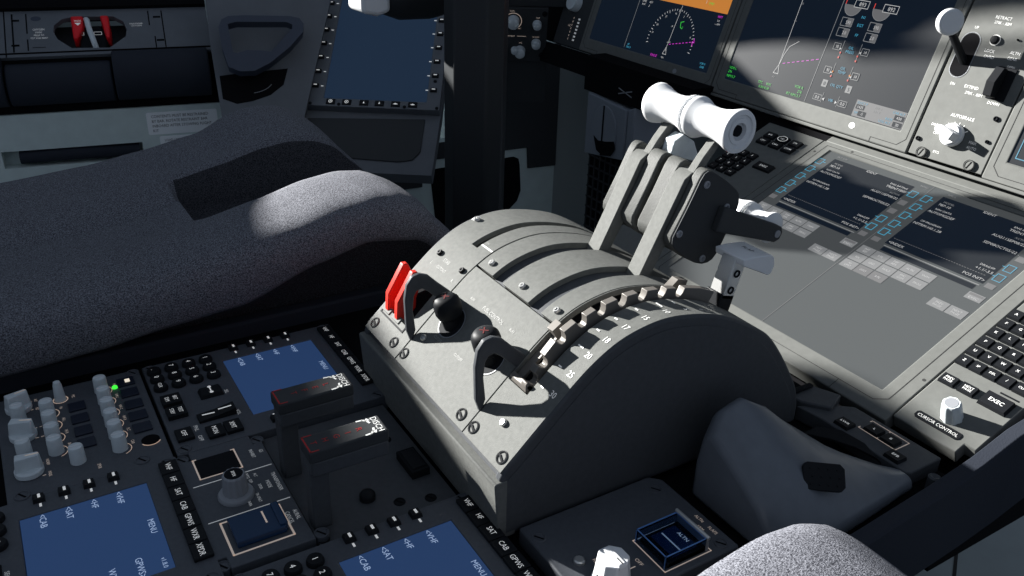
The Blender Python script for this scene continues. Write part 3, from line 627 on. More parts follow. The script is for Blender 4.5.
# ------------------------------------------------------------------ lower forward display
def lower_display():
    F = FM; t = thing('lower_display_unit', 'wide grey-bezelled display lying flat behind the throttle quadrant, showing two data pages', 'display', F)
    mb = MB(F); mb.plate(-165.5, 171, -27, 279, -145.6, 146.6, -.2, 266.2, -16, 0, GREYS); mb.build('bezel', t, bevel=1.2, seg=3)
    mb = MB(F); z = .2; g = .7
    mb.line([(-120, -14), (148, -14), (158, -6), (158, 272), (-155, 272), (-155, -6), (-148, -14), (-120, -14)], g, z, INKD)
    mb.line([(110, -14), (110, -27)], g, z, INKD)
    for x, y in ((-160, 255), (-120, 275), (166, 30), (166, 220)): mb.disc(x, y, 1.6, z, INKD, 10)
    mb.build('bezel_groove', t)
    mb = MB(F); mb.box(-145.4, 146.4, 0, 266, -8, -1.5, SCRG); sc = mb.build('screen', t)
    mb = MB(F); z = -1.2; z2 = -1.0
    mb.rect(-.5, .1, 0, 266, z, SGR)
    def page(o, u):
        nav = SCRN
        mb.rect(o+18, o+129, 162, 255.5, z, nav); mb.rect(o+21, o+126, 150.5, 157, z, nav)
        mb.line([(o+20, 158.6), (o+128, 158.6)], 1.2, z, SLG)
        for i in range(36): mb.rect(o+21+i*2.9, o+22.8+i*2.9, 172.6, 173.3, z2, SGR)
        mb.text('IDENT', o+73, 254, 3.6, z2, SW)
        for s_, x, y, al in (('MODEL', 24, 248, 'l'), ('787-10', 22, 242.5, 'l'), ('NAV DATA', 24, 234.5, 'l'), ('AUTOMGDEF', 20, 228.5, 'l'), ('OP PROGRAM', 24, 211, 'l'), ('NITRM H0.1.28', 20, 205, 'l'), ('<INDEX', 20, 166, 'l'),
                          ('ENG RATING', 126, 248, 'r'), ('TRENT1000', 128, 242.5, 'r'), ('ACTIVE', 126, 234.5, 'r'), ('AUG11SEP08/22', 128, 228.5, 'r'), ('SEP08OCT05/22', 128, 215, 'r'), ('DRAG/FF', 126, 185, 'r'), ('+1.1/-3.5', 128, 179, 'r'), ('POS INIT>', 128, 166.5, 'r')):
            mb.text(s_, o+x, y, 3.7 if s_ not in ('MODEL', 'NAV DATA', 'OP PROGRAM', 'ENG RATING', 'ACTIVE', 'DRAG/FF') else 2.8, z2, SW if len(s_) > 6 or s_[0] in '<7+' else SLG, al)
        mb.text('ACT RTE' if u == 0 else 'FMC L', o+25, 260.5, 2.6, z2, SLG); mb.text('MENU', o+138, 260, 2.6, z2, SLG)
        for y in (244, 227, 210, 193, 177):
            for x in ((5.5, 'L'), (136, 'R')):
                up = y in (177, 193) if x[1] == 'R' else True
                if x[1] == 'R' and y in (227, 210): mb.rect(o+132, o+141, y-5, y+3, z, SGR); mb.rect(o+130, o+131, y+3, y+4, z, SLG); continue
                mb.line([(o+x[0]-4, y-5.5), (o+x[0]+4, y-5.5), (o+x[0]+4, y+4.5), (o+x[0]-4, y+4.5)], .9, z, SC, True)
                mb.line([(o+x[0]+4 if x[1] == 'L' else o+x[0]-4, y), (o+x[0]+(8 if x[1] == 'L' else -8), y)], .9, z, SC)
        mb.rect(o+2, o+11, 159, 166, z, SGR); mb.rect(o+132, o+141, 159, 166, z, SGR)
        keys = [('INIT\nREF', 0, 0), ('RTE', 1, 0), ('DEP\nARR', 2, 0), ('ALTN', 3, 0), ('VNAV', 4, 0), ('FIX', 0, 1), ('LEGS', 1, 1), ('HOLD', 2, 1), ('FMC\nCOM', 3, 1), ('PROG', 4, 1), ('N1\nLIMIT', 0, 2), ('OFST', 1, 2), ('RTE', 2, 2)]
        for s_, i, j in keys:
            cx, cy = o+11+17.9*i, 142-13.2*j
            mb.rect(cx-8.5, cx+8.5, cy-6, cy+6, z, SLG if not (j == 2 and i > 0) else SGR)
            for q, w in enumerate(s_.split('\n')): mb.text(w, cx, cy+(1.9-3.8*q if '\n' in s_ else 0), 2.7, z2, SW, sx=.9)
        for s_, cx, cy in (('PREV\nPAGE', 115.5, 116.5), ('NEXT\nPAGE', 134.5, 116.5)):
            mb.rect(o+cx-9, o+cx+9, cy-6, cy+6, z, SLG)
            for q, w in enumerate(s_.split('\n')): mb.text(w, o+cx, cy+1.9-3.8*q, 2.7, z2, SW)
        mb.rect(o+126.5, o+143, 137.5, 147.5, z, SLG); mb.rect(o+128, o+141.5, 143.5, 146.5, z2, SGR); mb.text('EXEC', o+134.7, 140.7, 3, z2, SW)
    page(0, 1); page(-147, 0)
    mb.build('screen_page', sc)
lower_display()
# ------------------------------------------------------------------ keypads
def key(F, t, x, y, w, h, s_, cap=3.4, hh=3.2, name='key', sub=None):
    mb = MB(F); mb.prism([(x-w/2, y-h/2), (x+w/2, y-h/2), (x+w/2, y+h/2), (x-w/2, y+h/2)], 0, hh, KEYB, taper=.9)
    ls = s_.split('\n')
    for q, wd in enumerate(ls): mb.text(wd, x, y+(.62*cap*(len(ls)-1)-1.24*cap*q), cap, hh+.1, KEYL)
    if sub == 'ring': mb.arc(x, y, 4.4, .7, 0, 360, hh+.1, KEYL)
    mb.build(name, t)
def keypad(o, label, side):
    F = FM @ T(o, 0); t = thing('multifunction_keypad', label, 'keypad', F, 'keypads either side of the lower display')
    mb = MB(F); mb.prism([(0, -18), (60, -18), (60, -7), (70, -7), (71, 52), (82, 62), (82, 279), (0, 279)] if side > 0 else [(14, -18), (92, -18), (92, 279), (0, 279), (0, -6), (14, -6)], -14, 0, GREYS); mb.build('faceplate', t, bevel=1)
    a = 3.5 if side > 0 else 5.5
    rows = ['AFKPUZ', 'BGLQVSP', 'CHMRWX', 'DINSXD', 'EJOTY/']
    if side > 0: gl = [['A', 'F', 'K', 'P', 'U', 'Z'], ['B', 'G', 'L', 'Q', 'V', 'SP'], ['C', 'H', 'M', 'R', 'W', 'DEL'], ['D', 'I', 'N', 'S', 'X', '/'], ['E', 'J', 'O', 'T', 'Y', 'CLR']]
    else: gl = [['1', '4', '7', '.'], ['2', '5', '8', '0'], ['3', '6', '9', '+/-']]
    if side > 0:
        for i, cl in enumerate(gl):
            for j, s_ in enumerate(cl): key(F, t, 6+13.2*i, 140-14.4*j, 11.4, 11.6, s_, 3.0 if len(s_) < 2 else 2.4)
        key(F, t, 10, 41.7, 15, 11, 'PREV\nPAGE', 2.5); key(F, t, 28, 42, 15, 11, 'NEXT\nPAGE', 2.5); key(F, t, 53, 43, 25, 16, 'EXEC', 4, 4)
        mb = MB(F); mb.box(48, 64, 55, 56.5, 0, .5, KEYB); mb.build('indicator_bar', t)
        mb = MB(F); mb.prism([(14, -8), (52, -8), (54, -6), (54, -2), (52, 0), (14, 0), (12, -2), (12, -6)], 0, .8, KEYB); mb.text('CURSOR CONTROL', 33, -4, 3.3, 1, INKW, sx=.92); mb.build('name_strip', t)
        k = MB(F); n = 40; vs = []; fs = []
        for h, r in ((0, 8.6), (2, 8.4), (15, 7.6), (17.5, 7.3), (18.5, 6.6)):
            for i in range(n):
                ang = 2*PI*i/n; rr = r*(1+.05*math.cos(8*ang)); vs.append((36+rr*math.cos(ang), 10+rr*math.sin(ang), h))
        for j in range(4):
            for i in range(n): fs.append((j*n+i, j*n+(i+1) % n, (j+1)*n+(i+1) % n, (j+1)*n+i))
        fs.append(tuple(range(4*n, 5*n))); k.add(vs, fs, KNOB); o_ = k.build('cursor_knob', t, smooth=50)
        k = MB(F); k.disc(36, 10, 5.4, 18.7, KNOBG); k.build('knob_cap', o_)
    else:
        for i, cl in enumerate(gl):
            for j, s_ in enumerate(cl): key(F, t, 8+15.5*i, 208-13*j+0*i, 12, 11, s_, 3.2)
        key(F, t, 68, 198, 28, 13, 'EXEC', 3.6)
        for x, y, s_ in ((36, 246, 'RTE'), (60, 245, 'LEGS'), (72, 240, 'HOLD'), (50, 258, 'PROG'), (20, 256, 'FIX'), (76, 255, 'VNAV'), (24, 242, 'DEP')):
            pass
        for i in range(3):
            for j in range(2): key(F, t, 26+21*i, 254-13.5*j, 17, 11.5, (('EFIS', 'ND', 'SYS'), ('CDU', 'CHKL', 'COMM'))[j][i], 2.8)
        mb = MB(F); mb.arc(47, 254, 7, .8, 0, 360, 3.4, KEYL, ry=5); mb.build('key_outline', t)
keypad(172, 'keypad with letter keys, EXEC key and ribbed cursor knob right of the lower display', 1)
keypad(-258, 'keypad with number keys left of the lower display, half behind the white grips', -1)
def cursor_device():
    t = thing('cursor_control_device', 'glossy dark palm-rest cursor control with small keys beside the pedestal rail', 'cursor control', T(230, 430))
    F = T(0, 0)
    mb = MB(F); mb.prism([(190, 484), (272, 484), (275, 488), (275, 526), (191, 524.5), (176, 505), (165, 480)], -14, 0, GREYD); mb.build('key_plate', t, bevel=1)
    # palm rest: closed loft of cross-sections along the hand, from the crest to the low tail
    S_ = [(328, [(199, -12), (199, 18), (203, 42), (211, 50), (231, 40), (262, 22), (283, 2), (286, -12)]),
          (340, [(196, -12), (196, 30), (199, 60), (206, 66), (234, 52), (265, 30), (287, 4), (289, -12)]),
          (362, [(195, -12), (195, 30), (197, 64), (205, 70), (234, 52), (266, 30), (288, 3), (290, -12)]),
          (385, [(195, -12), (195, 26), (197, 50), (205, 56), (233, 46), (267, 26), (288, 2), (290, -12)]),
          (410, [(196, -12), (196, 10), (198, 29), (205, 34), (231, 32), (266, 20), (287, 1), (289, -12)]),
          (432, [(200, -12), (200, -2), (202, 7), (209, 11), (233, 19), (265, 14), (285, 0), (287, -12)]),
          (452, [(226, -12), (226, -2), (228, 3), (234, 6), (248, 9), (266, 8), (283, -1), (285, -12)]),
          (470, [(252, -12), (252, -3), (254, 1), (258, 2.5), (266, 3.5), (274, 2.5), (281, -2), (283, -12)]),
          (486, [(264, -12), (264, -5), (266, -2), (269, -1), (272, -1), (276, -1.5), (280, -4), (282, -12)])]
    n = 8; vs = []; fs = []
    for y, ps in S_: vs += [(x, y, z) for x, z in ps]
    for i in range(len(S_)-1):
        for k in range(n): fs.append((i*n+k, i*n+(k+1) % n, (i+1)*n+(k+1) % n, (i+1)*n+k))
    fs.append(tuple(range(n))); fs.append(tuple(range(len(vs)-1, len(vs)-1-n, -1)))
    mb = MB(F); mb.add(vs, fs, CCDM); body = mb.build('palm_rest', t, bevel=7, seg=4)
    for e in body.data.edges: pass
    F2 = frame((.2680, .3865, .0305), (.52, .85, -.08), (-.588, .424, .683)) @ Matrix.Scale(1.1, 4)
    mb = MB(F2); mb.prism([(-13, -9), (11, -9), (14, -6), (14, 6), (11, 9), (-11, 9), (-14, 6), (-14, -6)], -3, 1.6, KEYB)
    for i in range(4):
        for j in range(3): mb.lathe([(1, 1.5), (.6, 2.1), (0, 2.2)], (-8.5+6*i+(j % 2)*1.5-1, -5.4+5.2*j, 0), KEYB, n=8)
    mb.build('grip_pad', t, bevel=.6)
    for x, y, s_ in ((205, 494, 'LWR'), (224, 508, 'L'), (240, 508, 'R'), (256, 492.5, 'EFB')): key(F, t, x, y, 14, 12, s_, 3, 3)
    mb = MB(F); mb.line([(213.3, 505-4), (213.3, 501), (213.3, 501), (249.5, 501), (249.5, 519.5), (213.3, 519.5)], .01, 1, INKT)
    for a, b in (((213.3, 501.5), (249.5, 501.5)), ((249.5, 501.5), (249.5, 519.8)), ((249.5, 519.8), (213.3, 519.8)), ((213.3, 519.8), (213.3, 517)), ((213.3, 501.5), (213.3, 504)), ((231.5, 501.5), (231.5, 503)), ((231.5, 519.8), (231.5, 518))): mb.line([a, b], .8, .3, INKT)
    mb.build('lettering', t)
    mb = MB(F); mb.prism([(197, 452), (214, 466), (232, 475), (250, 478), (256, 476), (232, 486), (210, 484), (196, 470)], -1, 1.2, BLACK); mb.build('touch_pad', t, bevel=.5)
    for x, y in ((182, 497), (286, 502), (192, 350)):
        mb = MB(F); mb.lathe([(5, -14), (5, -2), (3.6, -1), (2.4, -1.4), (0, -3)], (x, y, 0), GREYD, n=14); mb.build('lug_screw', t)
    t = thing('latch_block', 'small dark latch block between quadrant front and lower display', 'latch', T(160, 500))
    mb = MB(F); mb.prism([(152, 482), (166, 484), (186, 500), (176, 524), (150, 512)], -14, 4, GREYD); mb.box(150, 156, 487, 511, 4, 7, BLACK); mb.build('block', t, bevel=2)
CCDM = mat('glossy_slate_plastic', (.120, .134, .155), .3, noise=(90, .06))
cursor_device()
# ------------------------------------------------------------------ upright displays
def upper_display(cx, label, grp='upright display units'):
    F = FU @ T(cx, 0); t = thing('display_unit', label, 'display', F, grp)
    mb = MB(F); mb.plate(-164.6 if cx > -300 else -164, 163.2 if cx > -300 else 162.2, -23, 285, -145.8, 145.8, -.2, 266, -30, 0, GREYS); mb.build('bezel', t, bevel=1.5, seg=3)
    mb = MB(F); mb.box(-145.6, 145.6, 0, 265.8, -14, -1.5, SCRN); sc = mb.build('screen', t)
    mb = MB(F); z = .2
    mb.line([(-157, 270), (-157, -8), (-148, -16.5), (-112, -16.5), (-112, -23)], .7, z, INKD); mb.line([(157, 270), (157, -8), (148, -16.5), (112, -16.5), (112, -23)], .7, z, INKD)
    mb.build('bezel_groove', t)
    mb = MB(F); mb.disc(82, -10.5, 4.4, .3, INKW if cx > -300 else KNOBG, 18, 3.6); mb.build('sensor_window', t)
    return F, t, sc
def left_screen(F, sc):
    mb = MB(F); z = -1.2; z2 = -.9; D = 328.6
    X = lambda x: x+D
    mb.line([(X(-379.5), 3), (X(-377.5), 130)], .7, z, SLG)
    mb.rect(X(-333), X(-183.7), 85, 200, z, SO); mb.rect(X(-333), X(-183.7), 200, 262, z, SC)
    mb.text('DME', X(-366), 79, 3.4, z2, SW); mb.text('42.7', X(-350), 79, 3.4, z2, SW); mb.text('Z', X(-352), 73, 3, z2, SW); mb.text('NAV', X(-366), 74, 3, z2, SW)
    mb.text('GS', X(-373), 9, 3, z2, SC, 'l'); mb.text('TAS 0', X(-374), 4.5, 3.2, z2, SC, 'l')
    mb.text('KNOZ', X(-304.7), 3.4, 3.8, z2, SM); mb.text('VOR R', X(-197), 11, 3, z2, SC); mb.text('DME', X(-196), 6, 3, z2, SC); mb.text('--', X(-226), 2, 2, z2, SC) if False else None
    mb.line([(X(-283), 14), (X(-278.4), 84)], .7, z, SW); mb.line([(X(-287), 9), (X(-279), 9), (X(-283), 20)], .7, z, SW, True); mb.text('TRK', X(-284), 3.6, 2.6, z2, SW)
    for i in range(33):
        a = R(-8+196*i/32); L = 2.4 if i % 4 else 4
        c, s_ = math.cos(a), math.sin(a); r = 51
        mb.line([(X(-281)+r*c, 27+r*s_), (X(-281)+(r-L)*c, 27+(r-L)*s_)], .8, z, SW)
    for a, n in ((150, '24'), (124, '27'), (97, 'N'), (72, '3'), (20, '6'), (168, '21')): mb.text(n, X(-281)+44*math.cos(R(a)), 27+44*math.sin(R(a)), 3, z2, SW)
    mb.text('20', X(-285.5), 51.6, 2.8, z2, SW)
    for i in range(7): mb.line([(X(-279)+6.7*i, 25+1.65*i), (X(-276)+6.7*i, 25.7+1.65*i)], .9, z, SM)
    mb.line([(X(-231), 31), (X(-233), 37), (X(-229), 36), (X(-231), 42)], 1, z, SM); mb.line([(X(-285), 27), (X(-278), 28.5)], .7, z, SW)
    mb.line([(X(-264), 62), (X(-270), 60), (X(-268), 53), (X(-264), 51)], 1, z, SG); mb.text('T', X(-263), 53, 3, z2, SG)
    mb.text('WPT', X(-195), 79.5, 3.4, z2, SM); mb.text('0.0', X(-196), 74, 2.8, z2, SW); mb.text('--.-NM', X(-196), 69, 2.8, z2, SW)
    mb.text('CMD', X(-221), 95, 3.6, z2, SG); mb.text('l', X(-232), 96, 5, z2, SW)
    mb.build('screen_page', sc)
def right_screen(F, sc):
    mb = MB(F); z = -1.2; z2 = -.9
    mb.rect(-.5, .3, 0, 265, z, SLG)
    mb.line([(-63.3, 130), (-61.5, 36)], .7, z, SW); mb.line([(-66, 25), (-57.5, 25), (-61.5, 37)], .7, z, SW, True); mb.text('F F', -63, 20, 2.2, z2, SLG)
    mb.line([(-61, 38), (-60, 49), (-55.5, 62), (-43.5, 71)], .7, z, SW); mb.text('20', -61, 118, 3, z2, SLG); mb.line([(-64, 95), (-60, 95)], .6, z, SLG)
    for i in range(8): mb.line([(-56+7*i, 39.5+2.1*i), (-52.5+7*i, 40.5+2.1*i)], .9, z, SM)
    for s_, x, y, al in (('VOR L', -144, 17, 'l'), ('276', -144, 11.5, 'l'), ('NM13.7', -144, 5.5, 'l'), ('VOR R', -9, 16, 'r'), ('276', -9, 10.5, 'r'), ('RT NM13.7', -9, 5, 'r'), ('TFC', -81, 9, 'c'), ('0.30 0.30', -72, 3.5, 'c'), ('WX', -66, 9, 'c')): mb.text(s_, x, y, 3.6, z2, SG, al)
    for cx, n in ((16.8, '893'), (58.3, '892')):
        mb.quad([(cx+12.5*math.cos(R(a)), 127+13*math.sin(R(a))) for a in range(-180, 5, 12)], z, SGR); mb.line([(cx+12.5*math.cos(R(a)), 127+13*math.sin(R(a))) for a in range(-180, 5, 12)], .7, z2, SLG); mb.line([(cx-12.5, 127), (cx-12.5, 133)], 1, z, SRD)
        mb.rect(cx+1, cx+21, 125, 134, z2, SCRN); mb.line([(cx+1, 125), (cx+21, 125), (cx+21, 134), (cx+1, 134)], .7, z2+.05, SW, True); mb.text(n, cx+12, 129.5, 5, z2+.1, SW)
        for y, s_ in ((106, '590'), (93.2, '2.0')):
            mb.line([(cx-9, y-5), (cx+7.5, y-5), (cx+7.5, y+5), (cx-9, y+5)], .8, z, SLG, True); mb.rect(cx-1, cx+7, y-4.5, y+4.5, z, SGR); mb.text(s_, cx+1.5, y, 4.2, z2, SW, sx=.85)
    for x, y, s_ in ((36.7, 115, 'N1'), (37, 105, 'EGT'), (37.1, 93, 'FF'), (37.2, 77, 'OIL'), (37.2, 72, 'PRESS'), (37.3, 51.5, 'OIL'), (37.3, 46.5, 'TEMP'), (38, 29.3, 'OIL QTY'), (37.6, 11, 'VIB')): mb.text(s_, x, y, 3.6, z2, SC)
    for x, sg in ((24.2, 1), (50.3, -1)):
        for y0, y1, yb, ym in ((62, 84, 74, 76), (38, 56, 49, 46)):
            mb.line([(x, y0), (x, y1)], .7, z, SLG); mb.rect(x-1, x+1, y0, y0+2.2, z2, SRD); mb.rect(x-1, x+1, y0+6, y0+8, z2, SRD if y0 > 60 else SO)
            xx = x-sg*8; mb.quad([(x, ym-2.4), (x-sg*3.4, ym-4), (x-sg*3.4, ym-.8)], z2, SW)
            mb.line([(xx-5, ym-4.5), (xx+5, ym-4.5), (xx+5, ym+3.5), (xx-5, ym+3.5)], .7, z2, SLG, True); mb.text('90' if sg > 0 else '14', xx+.4, ym-.5, 4, z2, SW, sx=.8)
    for x, s_ in ((19.2, '0'), (56.4, '5')): mb.rect(x-4, x+4, 24.5, 33.5, z, SLG); mb.text(s_, x, 29, 5, z2, SCRN)
    for x, sg in ((16.5, 1), (56, -1)):
        mb.line([(x-6, 7), (x+6, 7), (x+6, 14), (x-6, 14)], .7, z, SLG, True); mb.text('0.0', x, 10.5, 4, z2, SW); mb.line([(x+sg*7.5, 5), (x+sg*7.5, 18)], .6, z, SLG); mb.quad([(x+sg*8, 10), (x+sg*11.4, 12), (x+sg*11.4, 8)], z2, SW)
    mb.rect(74.2, 145.2, .6, 20.8, z, SGR); mb.text('DUCT P', 76, 17.8, 3, z2, SC, 'l'); mb.text('CAB ALT', 143, 17.6, 3, z2, SC, 'r'); mb.text('RATE', 130, 8.5, 3, z2, SC, 'r'); mb.text('LDG ALT', 129, 4, 3, z2, SC, 'r'); mb.text('DP', 79, 5.5, 3, z2, SC)
    for x0, x1, y0, y1, s_ in ((76, 88, 10, 15.5, '1435'), (82, 93, 2.5, 8.5, '-5'), (131, 144, 9.2, 15.2, '430'), (132, 144, 1.6, 7.4, '30')): mb.rect(x0, x1, y0, y1, z2, SCRN); mb.text(s_, (x0+x1)/2, (y0+y1)/2, 3.4, z2+.1, SW)
    mb.text('NO. 1', 106, 17, 2.8, z2, SLG); mb.text('PACK', 106, 12.5, 2.8, z2, SLG)
    mb.build('screen_page', sc)
F_, t_, sc_ = upper_display(-328.6, 'upright display with orange panel and compass arc, far left of the instrument panel'); left_screen(F_, sc_)
F_, t_, sc_ = upper_display(0, 'upright display with engine gauges beside the landing gear lever, half in sunlight'); right_screen(F_, sc_)
F_, t_, sc_ = upper_display(422, 'upright display with cyan outline cut off by the right edge of the photo')
mb = MB(F_); mb.line([(-140, 30), (-140, 6), (100, 6)], 1, -1.2, SC); mb.line([(-140, 30), (-135, 262)], 1, -1.2, SC); mb.build('screen_page', sc_)
# ------------------------------------------------------------------ landing gear panel
def gear_panel():
    F = FU; t = thing('landing_gear_panel', 'grey landing gear panel with round-knobbed gear lever and white autobrake knob', 'control panel', F)
    mb = MB(F); mb.prism([(165.5, -20.5), (256, -20.5), (256, 285), (165.5, 285)], -16, -.8, GREYS)
    mb.build('faceplate', t, bevel=.8)
    ring = [(181.5+11*math.cos(R(a)), 110+11*math.sin(R(a))) for a in range(0, 181, 15)] + [(181.5+11*math.cos(R(a)), 82+11*math.sin(R(a))) for a in range(180, 361, 15)]
    mb = MB(F); mb.line(ring, .8, -.4, KNOBG, True); mb.quad([(181.5+(a-181.5)*.93, 96+(b-96)*.96) for a, b in ring], -.5, PIT); mb.build('lever_slot', t)
    mb = MB(F); mb.prism([(-6, 0), (8, 0), (6, 12), (-4, 12)], 176, 187, BLACK, 'x') if False else None
    mb.tube([(182, 88, -6), (181, 98, 14), (178.5, 113, 40)], [6.4, 5.8, 5.4], KEYB, 10, sx=.75); lv = mb.build('gear_lever', t)
    ax = Vector((.86, -.1, .5)).normalized(); mb = MB(F); mb.lathe([(0, -5), (11, -5), (13.2, -4), (14, -2.6), (14, 2.6), (13.2, 4), (11, 5), (0, 5)], (178, 119.5, 46), WHITE, ax, 32); mb.build('wheel_knob', lv, smooth=22)
    mb = MB(F); z = -.5
    for s_, x, y, c in (('RETRACT', 206, 140.5, 3.4), ('270K - .82M', 207.5, 135, 3), ('UP', 181.5, 126.5, 3), ('DN', 182, 64, 3), ('LOCK', 206.5, 105, 3.4), ('OVRD', 208.5, 99, 3.4), ('ALTN', 234, 107.6, 3.4), ('GEAR', 233.5, 101.5, 3.4), ('OPEN', 236, 93, 2.6), ('DOWN', 235, 53.5, 3.2), ('EXTEND', 204.5, 64.6, 3.4), ('270K - .82M', 210, 58.2, 3.2), ('AUTOBRAKE', 209.5, 32, 3.8), ('DISARM', 185, 17, 3), ('OFF', 188, 8.5, 3), ('MAX', 232.5, 8.8, 3.2), ('AUTO', 233.5, 3.2, 3.2), ('RTO', 197.5, -11.4, 3)): mb.text(s_, x, y, c, z, INKW, sx=.92)
    for a, n in ((105, ''), (84, ''), (62, ''), (33, '4'), (130, '1')):
        c, s_ = math.cos(R(a)), math.sin(R(a)); mb.line([(208+13.5*c, 11+11.5*s_), (208+16.5*c, 11+14.5*s_)], .8, z, INKW)
    mb.build('lettering', t)
    mb = MB(F); mb.arc(207.3, 116.8, 5.4, .9, 0, 360, -.4, INKW, 24); mb.lathe([(4.6, -1), (4.6, 2), (3.6, 3.2), (0, 3.6)], (207.3, 116.8, 0), KEYB, n=20); mb.build('lock_override_button', t)
    mb = MB(F); mb.box(224, 245, 57, 92, -.8, .6, BLACK); mb.prism([(58.5, 2), (58.5, 12), (73, 16), (90, 9), (90, 2)], 226, 236, KEYB, 'x'); mb.build('alternate_gear_switch', t, bevel=.7)
    k = MB(F); k.lathe([(13, -.8), (13, 3), (12.2, 6)], (208, 11, 0), WHITE, n=32); k.lathe([(11.5, 6), (11, 8)], (208, 11, 0), WHITE, n=32)
    c, s_ = math.cos(R(165)), math.sin(R(165)); P = lambda a, b: (208+a*c-b*s_, 11+a*s_+b*c)
    k.prism([P(-11, -5), P(8, -5.5), P(14, -3), P(14, 3), P(8, 5.5), P(-11, 5)], 5, 19, WHITE, taper=.9); k.build('autobrake_knob', t, bevel=.8)
    for x, y, r in ((170.5, -2.5, 2.6), (245.5, 39, 2.8), (163, 12, 1.5) if False else (247, 14, 2), (231, 121, 1)):
        k = MB(F); k.lathe([(r, -1), (r, 1), (r*.7, 1.6), (r*.4, .6), (0, .6)], (x, y, 0), BLACK, n=12); k.build('screw', t)
    for x, y in ((181.5, -16), (240, -14.5)):
        k = MB(F); dzus(k, x, y, 1, 6, GREYS, 1.2); k.arc(x, y, 5.6, .8, 0, 360, 1.9, INKD, 20); k.build('fastener', t)
gear_panel()
def panel_frame():
    F = FU; t = thing('instrument_panel_structure', 'dark instrument panel structure holding the upright displays and shelf below them', 'instrument panel', F)
    mb = MB(F); mb.box(-840, 640, -24, 300, -60, -31, PIT); mb.build('back_panel', t)
    mb = MB(F); mb.box(-600, -175, -62, -25.5, -60, -4, PIT); mb.box(-176, -34, -62, -27.6, -60, -8, PIT); mb.build('lower_lip', t)
    mb = MB(F); mb.box(-164, 640, -27.5, -23.4, -60, 2, GREYS); mb.build('shelf', t, bevel=1)
    mb = MB(F); mb.box(164, 257.5, -23, 285, -40, -17, PIT); mb.build('gear_panel_bay', t)
    mb = MB(FM); mb.box(-164.5, 420, 280.2, 305, -14, -1, GREYS); mb.box(-260, -164.5, 280.2, 305, -14, -2, PIT); mb.build('shelf_top', t, bevel=1)  # black left stretch paints the shade lying on the shelf
panel_frame()
def dimmer():
    F = FU @ T(-495, 0); t = thing('brightness_panel', 'narrow dark panel with pale knob and small marks left of the compass display', 'control panel', F)
    mb = MB(F); mb.box(-80, 1, -23, 285, -30, -2, SIDEK); mb.build('faceplate', t, bevel=1)
    mb = MB(F); mb.lathe([(15, -2), (14.5, 8), (13, 12), (0, 12.5)], (-44, 50, 0), KNOB, n=28); mb.build('round_knob', t)
    mb = MB(F)
    for i in range(7): mb.rect(-26-0*i, -20, 26-6*i-2, 26-6*i+1, -1.7, INKW); mb.rect(-40, -38.6, 26-6*i-2, 26-6*i+1, -1.7, INKT)
    mb.text('AC', -46, 12, 4, -1.7, INKT); mb.text('BRT', -27, 68, 3, -1.7, INKT); mb.build('lettering', t)
dimmer()
